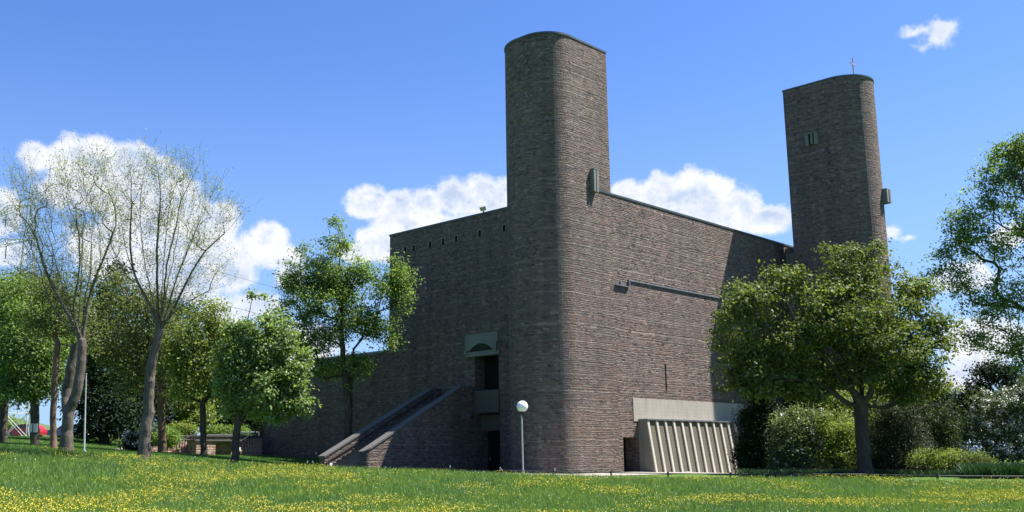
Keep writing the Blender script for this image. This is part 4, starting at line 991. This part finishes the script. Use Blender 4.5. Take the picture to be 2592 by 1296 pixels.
# meadow
N = 430000
def sample_meadow(n, power=1.0):
    y = 22+rng.uniform(0, 1, n)**power*26.0; x = (rng.uniform(-1, 1, n))*(0.62*y+2); k = y < medge(x); return np.column_stack([x, y])[k]
xy = sample_meadow(N)
blades('meadow_grass', xy, 0.24, 0.0095, GRASS, 'tall green meadow grass filling the foreground')
# lawn beyond
ly = rng.uniform(44, 75, 110000); lx = rng.uniform(-34, -6, 110000); k = ly > medge(lx); xy = np.column_stack([lx, ly])[k]
pu = (xy-P0[:2])@U[:2]; pv = (xy-P0[:2])@V[:2]; xy = xy[~((pu > 1.9) & (pv < 29.0)) & ~((pu > -6.4) & (pv > 8.4) & (pv < 11.8))]
blades('lawn_grass', xy, 0.09, 0.012, LAWNG, 'short mown lawn between the meadow and the trees')
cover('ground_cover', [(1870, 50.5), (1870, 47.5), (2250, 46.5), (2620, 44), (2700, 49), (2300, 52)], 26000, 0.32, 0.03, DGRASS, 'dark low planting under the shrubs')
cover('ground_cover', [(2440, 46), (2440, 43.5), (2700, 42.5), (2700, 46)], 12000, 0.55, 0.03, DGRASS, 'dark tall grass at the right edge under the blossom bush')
# buttercups
def vnoise(x, y, s, seed):
    r = np.random.default_rng(seed).uniform(0, 1, (96, 96)); gx_ = (x/s+200.5) % 96; gy_ = (y/s+200.5) % 96
    i, j = gx_.astype(int), gy_.astype(int); fx, fy = gx_-i, gy_-j; fx = fx*fx*(3-2*fx); fy = fy*fy*(3-2*fy); i1, j1 = (i+1) % 96, (j+1) % 96
    return (r[i, j]*(1-fx)+r[i1, j]*fx)*(1-fy)+(r[i, j1]*(1-fx)+r[i1, j1]*fx)*fy
def flowers(name, n, thr, mat, hgt, size, label, seed, bias=None):
    q_ = sample_meadow(n); x, y = q_[:, 0], q_[:, 1]
    d_ = 0.5*vnoise(x, y, 2.6, seed)+0.3*vnoise(x, y, 0.9, seed+1)+0.2*vnoise(x, y, 7.0, seed+2)
    if bias is not None: d_ = d_+bias(x, y)
    k = d_+rng.normal(0, .085, len(x)) > thr; x, y = x[k], y[k]; n = len(x); z = ground(x, y)+hgt*rng.uniform(.75, 1.15, n)
    c_ = np.column_stack([x, y, z]); s = (size*rng.uniform(.7, 1.3, n))[:, None]; a = rng.uniform(0, 6.28, n); tl = rng.normal(0, .35, (n, 2))
    up_ = np.column_stack([tl, np.ones(n)]); up_ /= np.linalg.norm(up_, axis=1)[:, None]; e1 = np.column_stack([np.cos(a), np.sin(a), np.zeros(n)]); e1 -= (e1*up_).sum(1)[:, None]*up_; e1 /= np.linalg.norm(e1, axis=1)[:, None]; e2 = np.cross(up_, e1)
    P = [c_-up_*s*0.35]
    for k2 in range(5):
        t_ = 2*math.pi*k2/5; P.append(c_+(e1*math.cos(t_)+e2*math.sin(t_))*s*0.5+up_*s*0.25)
    P = np.stack(P, 1).reshape(-1, 3); b_ = np.arange(n)[:, None]*6
    f_ = np.concatenate([b_+np.array([[0, 1+i, 1+(i+1) % 5]]) for i in range(5)])
    return tag(mesh_np(name, P, f_, mat), label, 'flowers', kind='stuff')
YEL = mat_plain('buttercup_yellow', (0.74, 0.62, 0.03), 0.35, var=0.2, scale=3.0, spec=0.5)
def bias(x, y):
    side = np.interp(x/y, [-.5, -.25, 0, .15, .3, .5], [.085, .06, -.03, -.085, -.045, -.03]); far = np.where(y > 42, .03, 0)+np.clip((36-y)*0.008, 0, .055)*np.interp(x/y, [-.1, .15], [1, 0]); return side+far
flowers('buttercups', 230000, 0.585, YEL, 0.25, 0.029, 'yellow buttercups scattered in drifts through the meadow', 11, bias)
PALE = mat_plain('pale_seed_head', (0.62, 0.63, 0.58), 0.6, var=0.1)
flowers('seed_heads', 6000, 0.50, PALE, 0.26, 0.03, 'pale grey seed heads sprinkled in the meadow', 31)
WEED = mat_grass('weed', ((0.03, 0.09, 0.04), (0.05, 0.13, 0.05), (0.08, 0.18, 0.06)))

# ------------------------------------------------------------------ terrace with stairs, left background
tw = empty('terrace_wall', W(-1, 29.1, 2.2), 'low reddish stone terrace wall with sloping left end behind the lawn', 'wall')
m_ = MB(); m_.extr([W(u_, 28.9, z_) for u_, z_ in ((-5.21, 1.6), (4.5, 1.6), (4.5, 3.36), (-3.98, 3.36), (-5.21, 2.76))], V*0.45); m_.build('wall', STONE2, tw)
m_ = MB(); m_.extr([W(u_, 28.84, z_) for u_, z_ in ((-5.25, 2.76), (-3.98, 3.365), (4.5, 3.365), (4.5, 3.45), (-4.0, 3.45), (-5.25, 2.85))], V*0.57); m_.build('coping', RAILC, tw)
m_ = MB(); m_.box(-7.3, -5.3, 28.3, 28.7, 1.6, 2.72); tag(m_.build('garden_wall', STONE2), 'short low stone wall piece right of the leaning trunk', 'wall')
pier = empty('terrace_pier', W(-3.5, 27, 2.2), 'square stone pier with overhanging cap before the terrace wall', 'pier')
m_ = MB(); m_.box(-4.18, -2.82, 26.9, 27.9, 1.6, 3.02); m_.build('shaft', STONE2, pier)
m_ = MB(); m_.box(-2.815, -1.02, 27.5, 27.85, 1.6, 3.015); m_.build('side_wall', STONE2, pier)
m_ = MB(); m_.box(-4.3, -0.95, 26.82, 27.98, 3.022, 3.12); m_.build('cap', RAILC, pier)
def garden_stairs(u0, z0, u1, z1, v0, v1, label):
    o = empty('garden_stairs', W(u0, (v0+v1)/2, z0), label, 'stairs'); n = 5; m_ = MB()
    for k in range(n):
        m_.box(u0+(u1-u0)*k/n+.002*k, u0+(u1-u0)*(k+1)/n+.002*k, v0, v1, 1.6, z0+(z1-z0)*(k+1)/n)
    m_.build('steps', STONE2, o); m_ = MB(); A, B = np.array(W(u0, v0+.05, z0)), np.array(W(u1, v0+.05, z1))
    m_.bar(A+(0, 0, .72), B+(0, 0, .72), 0.028)
    for k in range(8): q_ = A+(B-A)*(k+.3)/8; m_.bar(q_+(0, 0, -.1), q_+U*0.06+(0, 0, .71), 0.03, 5)
    m_.build('railing', DSTEEL, o); return o
garden_stairs(-5.0, 2.2, -3.5, 2.85, 27.95, 28.85, 'left garden stairs with slanted dark railing along the terrace wall')
garden_stairs(-0.93, 2.3, 0.7, 3.2, 27.0, 28.6, 'right garden stairs with slanted dark railing near the low wing')
rl = empty('crossed_railing', at(609, 1105, 73), 'grey railing with crossed bars on top of the terrace', 'railing')
m_ = MB()
for (a, b2) in ((609, 632), (632, 655)):
    P = lambda px, py: at(px, py, 72.8)
    for l in (((a, 1094), (b2, 1094)), ((a, 1106), (b2, 1094)), ((a, 1094), (b2, 1106)), ((a, 1092), (a, 1107)), ((b2, 1092), (b2, 1107)), ((a, 1105), (b2, 1105))): m_.bar(P(*l[0]), P(*l[1]), 0.03, 5)
m_.build('bars', GALV, rl)
rl = empty('crossed_railing', at(525, 1105, 73), 'faint low grey railing on the middle of the terrace wall', 'railing')
m_ = MB()
for a in range(525, 600, 15):
    for l in (((a, 1100), (a+15, 1100)), ((a, 1106), (a+15, 1100)), ((a, 1100), (a+15, 1106))): m_.bar(P(*l[0]), P(*l[1]), 0.018, 5)
m_.build('bars', GALV, rl)
q = onV(607, 1137, 26.9); notice(607, 1137, q[1], 0.12, 0.24, 'small white plate on the right garden stairs', nrm=-V)

# ------------------------------------------------------------------ flag pole, board, posts
b0 = base(211, 48); fpz = empty('lawn_pole', b0, 'thin pale pole standing on the lawn right of the double trunk', 'pole')
tp = at(218, 948, 48); m_ = MB(); m_.bar(b0-(0, 0, .2), tp, 0.045, 10, 0.025); m_.build('shaft', GALV2, fpz)
m_ = MB(); m_.bar(tp, tp+(0, 0, .06), 0.045, 8); m_.build('pole_cap', GALV, fpz); m_ = MB(); m_.bar(b0+(0, 0, 0), b0+(0, 0, .12), 0.09, 10); m_.build('foot', GALV, fpz)
b0 = base(76, 54); sb = empty('notice_board', b0, 'small grey board on a dark post against the left dark trunk', 'sign')
c_ = at(85, 1083, 54); m_ = MB(); m_.bar(b0-(0, 0, .1), (b0[0], b0[1], c_[2]+.2), 0.035, 8); m_.build('post', DSTEEL, sb)
m_ = MB(); m_.boxw(c_, (0.19, .03, 0), (0, .015, 0), (0, 0, .22)); m_.build('board', GALV, sb)
for px, lab in ((250, 'left short pale post behind the lawn'), (303, 'right short pale post behind the lawn')):
    b0 = base(px, 80); o = empty('short_post', b0, lab, 'post', 'short pale posts'); m_ = MB(); m_.bar(b0-(0, 0, .1), b0+(0, 0, .75), 0.06, 8); m_.build('shaft', GALV, o); m_ = MB(); m_.bar(b0+(0, 0, .75), b0+(0, 0, .82), 0.075, 8); m_.build('cap', WHITE, o)

# ------------------------------------------------------------------ parked cars
def car(px, Y, col, label, flip=1):
    b0 = base(px, Y); o = empty('parked_car', b0, label, 'car', 'cars parked beyond the lawn')
    paint = mat_plain('car_paint', col, 0.25, 0.1, var=0.05, spec=0.7); L, Wd = 4.1, 1.68
    body = [(-2.02,.28),(-2.05,.55),(-1.98,.84),(-1.25,.92),(-0.95,.95),(1.72,.98),(2.0,.90),(2.06,.6),(2.02,.28),(1.7,.24),(-1.7,.24)]
    top = [(-1.0,.94),(-.45,1.36),(.0,1.44),(1.0,1.43),(1.55,1.30),(1.85,.97)]
    P = lambda x, y, z: b0+np.array([x*flip, y, z])
    m_ = MB(); m_.extr([P(x, -Wd/2, z) for x, z in body], (0, Wd, 0)); m_.build('body', paint, o)
    m_ = MB(); m_.extr([P(x, -Wd/2+.12, z) for x, z in top], (0, Wd-.24, 0)); cab = m_.build('cabin', paint, o)
    m_ = MB()
    for seg in ([(-.82,1.0),(-.42,1.30),(.05,1.37),(.05,1.0)], [(.15,1.0),(.15,1.37),(.95,1.36),(1.2,1.28),(1.3,1.0)]):
        m_.extr([P(x, -Wd/2+.10, z) for x, z in seg], (0, .025, 0))
    m_.build('side_window', GLASS, cab)
    for x in (-1.3, 1.3):
        m_ = MB(); c_ = P(x, -Wd/2-.01, .30); m_.bar(c_, c_+(0, Wd+.02, 0), .30, 18); wl = m_.build('wheel', DSTEEL, o)
        m_ = MB(); m_.bar(c_+(0, -.012, 0), c_+(0, .03, 0), .18, 14); m_.build('rim', GALV, wl)
    RED = mat_plain('tail_lamp', (0.6, 0.05, 0.03), 0.2, var=.05)
    m_ = MB(); m_.boxw(P(2.0, -Wd/2+.14, .72), (.06, 0, 0), (0, .15, 0), (0, 0, .10)); m_.build('tail_light', RED, o)
    return o
car(56, 112, (0.42, 0.02, 0.035), 'small red hatchback parked beyond the lawn at the left')
car(166, 116, (0.12, 0.20, 0.34), 'blue grey car mostly hidden behind the thick double trunk')

# ------------------------------------------------------------------ pylon with cables
PY = 104.0; pb0 = base(30, PY); pyl = empty('power_pylon', pb0, 'grey steel lattice power pylon behind the left trees', 'pylon')
m_ = MB(); zt = at(30, 470, PY)[2]; zb = pb0[2]-.2; cx_, cy_ = pb0[0], pb0[1]; ang = 0.55
ca, sa = math.cos(ang), math.sin(ang)
def pyp(i, z):
    f_ = (z-zb)/(zt-zb); hw = 1.25*(1-f_)+0.28*f_; a, b2 = ((-1,-1),(1,-1),(1,1),(-1,1))[i % 4]; a, b2 = a*hw, b2*hw
    return np.array([cx_+a*ca-b2*sa, cy_+a*sa+b2*ca, z])
zs = [zb]; st_ = 2.6
while zs[-1] < zt-1: zs.append(zs[-1]+st_); st_ = max(1.1, st_*0.94)
for i in range(4):
    for z0_, z1_ in zip(zs[:-1], zs[1:]):
        m_.bar(pyp(i, z0_), pyp(i, z1_), 0.06, 4); m_.bar(pyp(i, z0_), pyp(i+1, z1_), 0.032, 4); m_.bar(pyp(i+1, z0_), pyp(i, z1_), 0.032, 4); m_.bar(pyp(i, z1_), pyp(i+1, z1_), 0.03, 4)
m_.build('mast', GALV, pyl)
arms = []
for (pr_, pl_) in (((78, 519), (-30, 560)), ((80, 607), (-60, 640))):
    A = at(*pr_, PY-1.5); B = at(*pl_, PY+1.0); A[1] = PY-3.0; A = at(pr_[0], pr_[1], PY-2.5); B = at(pl_[0], pl_[1], PY+2.5); mid = (A+B)/2; m_ = MB()
    for s_ in (-.35, .35):
        m_.bar(A, mid+(0, s_, .1), .045, 4); m_.bar(B, mid+(0, s_, .1), .045, 4); m_.bar(A, mid+(0, s_, .75), .045, 4); m_.bar(B, mid+(0, s_, .75), .045, 4)
    for E_ in (A, B):
        for k in range(1, 7):
            f_ = k/7; m_.bar(E_+(mid+(0, .35, .1)-E_)*f_, E_+(mid+(0, -.35, .75)-E_)*min(1, f_+.1), .025, 4)
    ao = m_.build('crossarm', GALV, pyl); arms.append(A)
    m_ = MB(); m_.bar(A, A-(0, 0, 1.0), .05, 6); m_.build('insulator', DSTEEL, ao); m_ = MB(); m_.bar(at(16, pl_[1]-18, PY+1), at(16, pl_[1]-18, PY+1)-(0, 0, 1.4), .05, 6); m_.build('insulator', DSTEEL, ao)
for A, (px, py), lab in ((arms[0], (1400, 865), 'upper thin power cable running from the pylon behind the church'), (arms[1], (1400, 930), 'lower thin power cable running from the pylon behind the church')):
    B = at(px, py, 330); m_ = MB(); pv_ = None; S0 = A-(0, 0, 1.0)
    for k in range(25):
        f_ = k/24; p = S0*(1-f_)+B*f_; p = p-(0, 0, 1)*np.array(4*f_*(1-f_)*3.0)
        if pv_ is not None: m_.bar(pv_, p, 0.022, 4, cap=False)
        pv_ = p
    tag(m_.build('power_cable', DSTEEL), lab, 'cable', 'power cables')
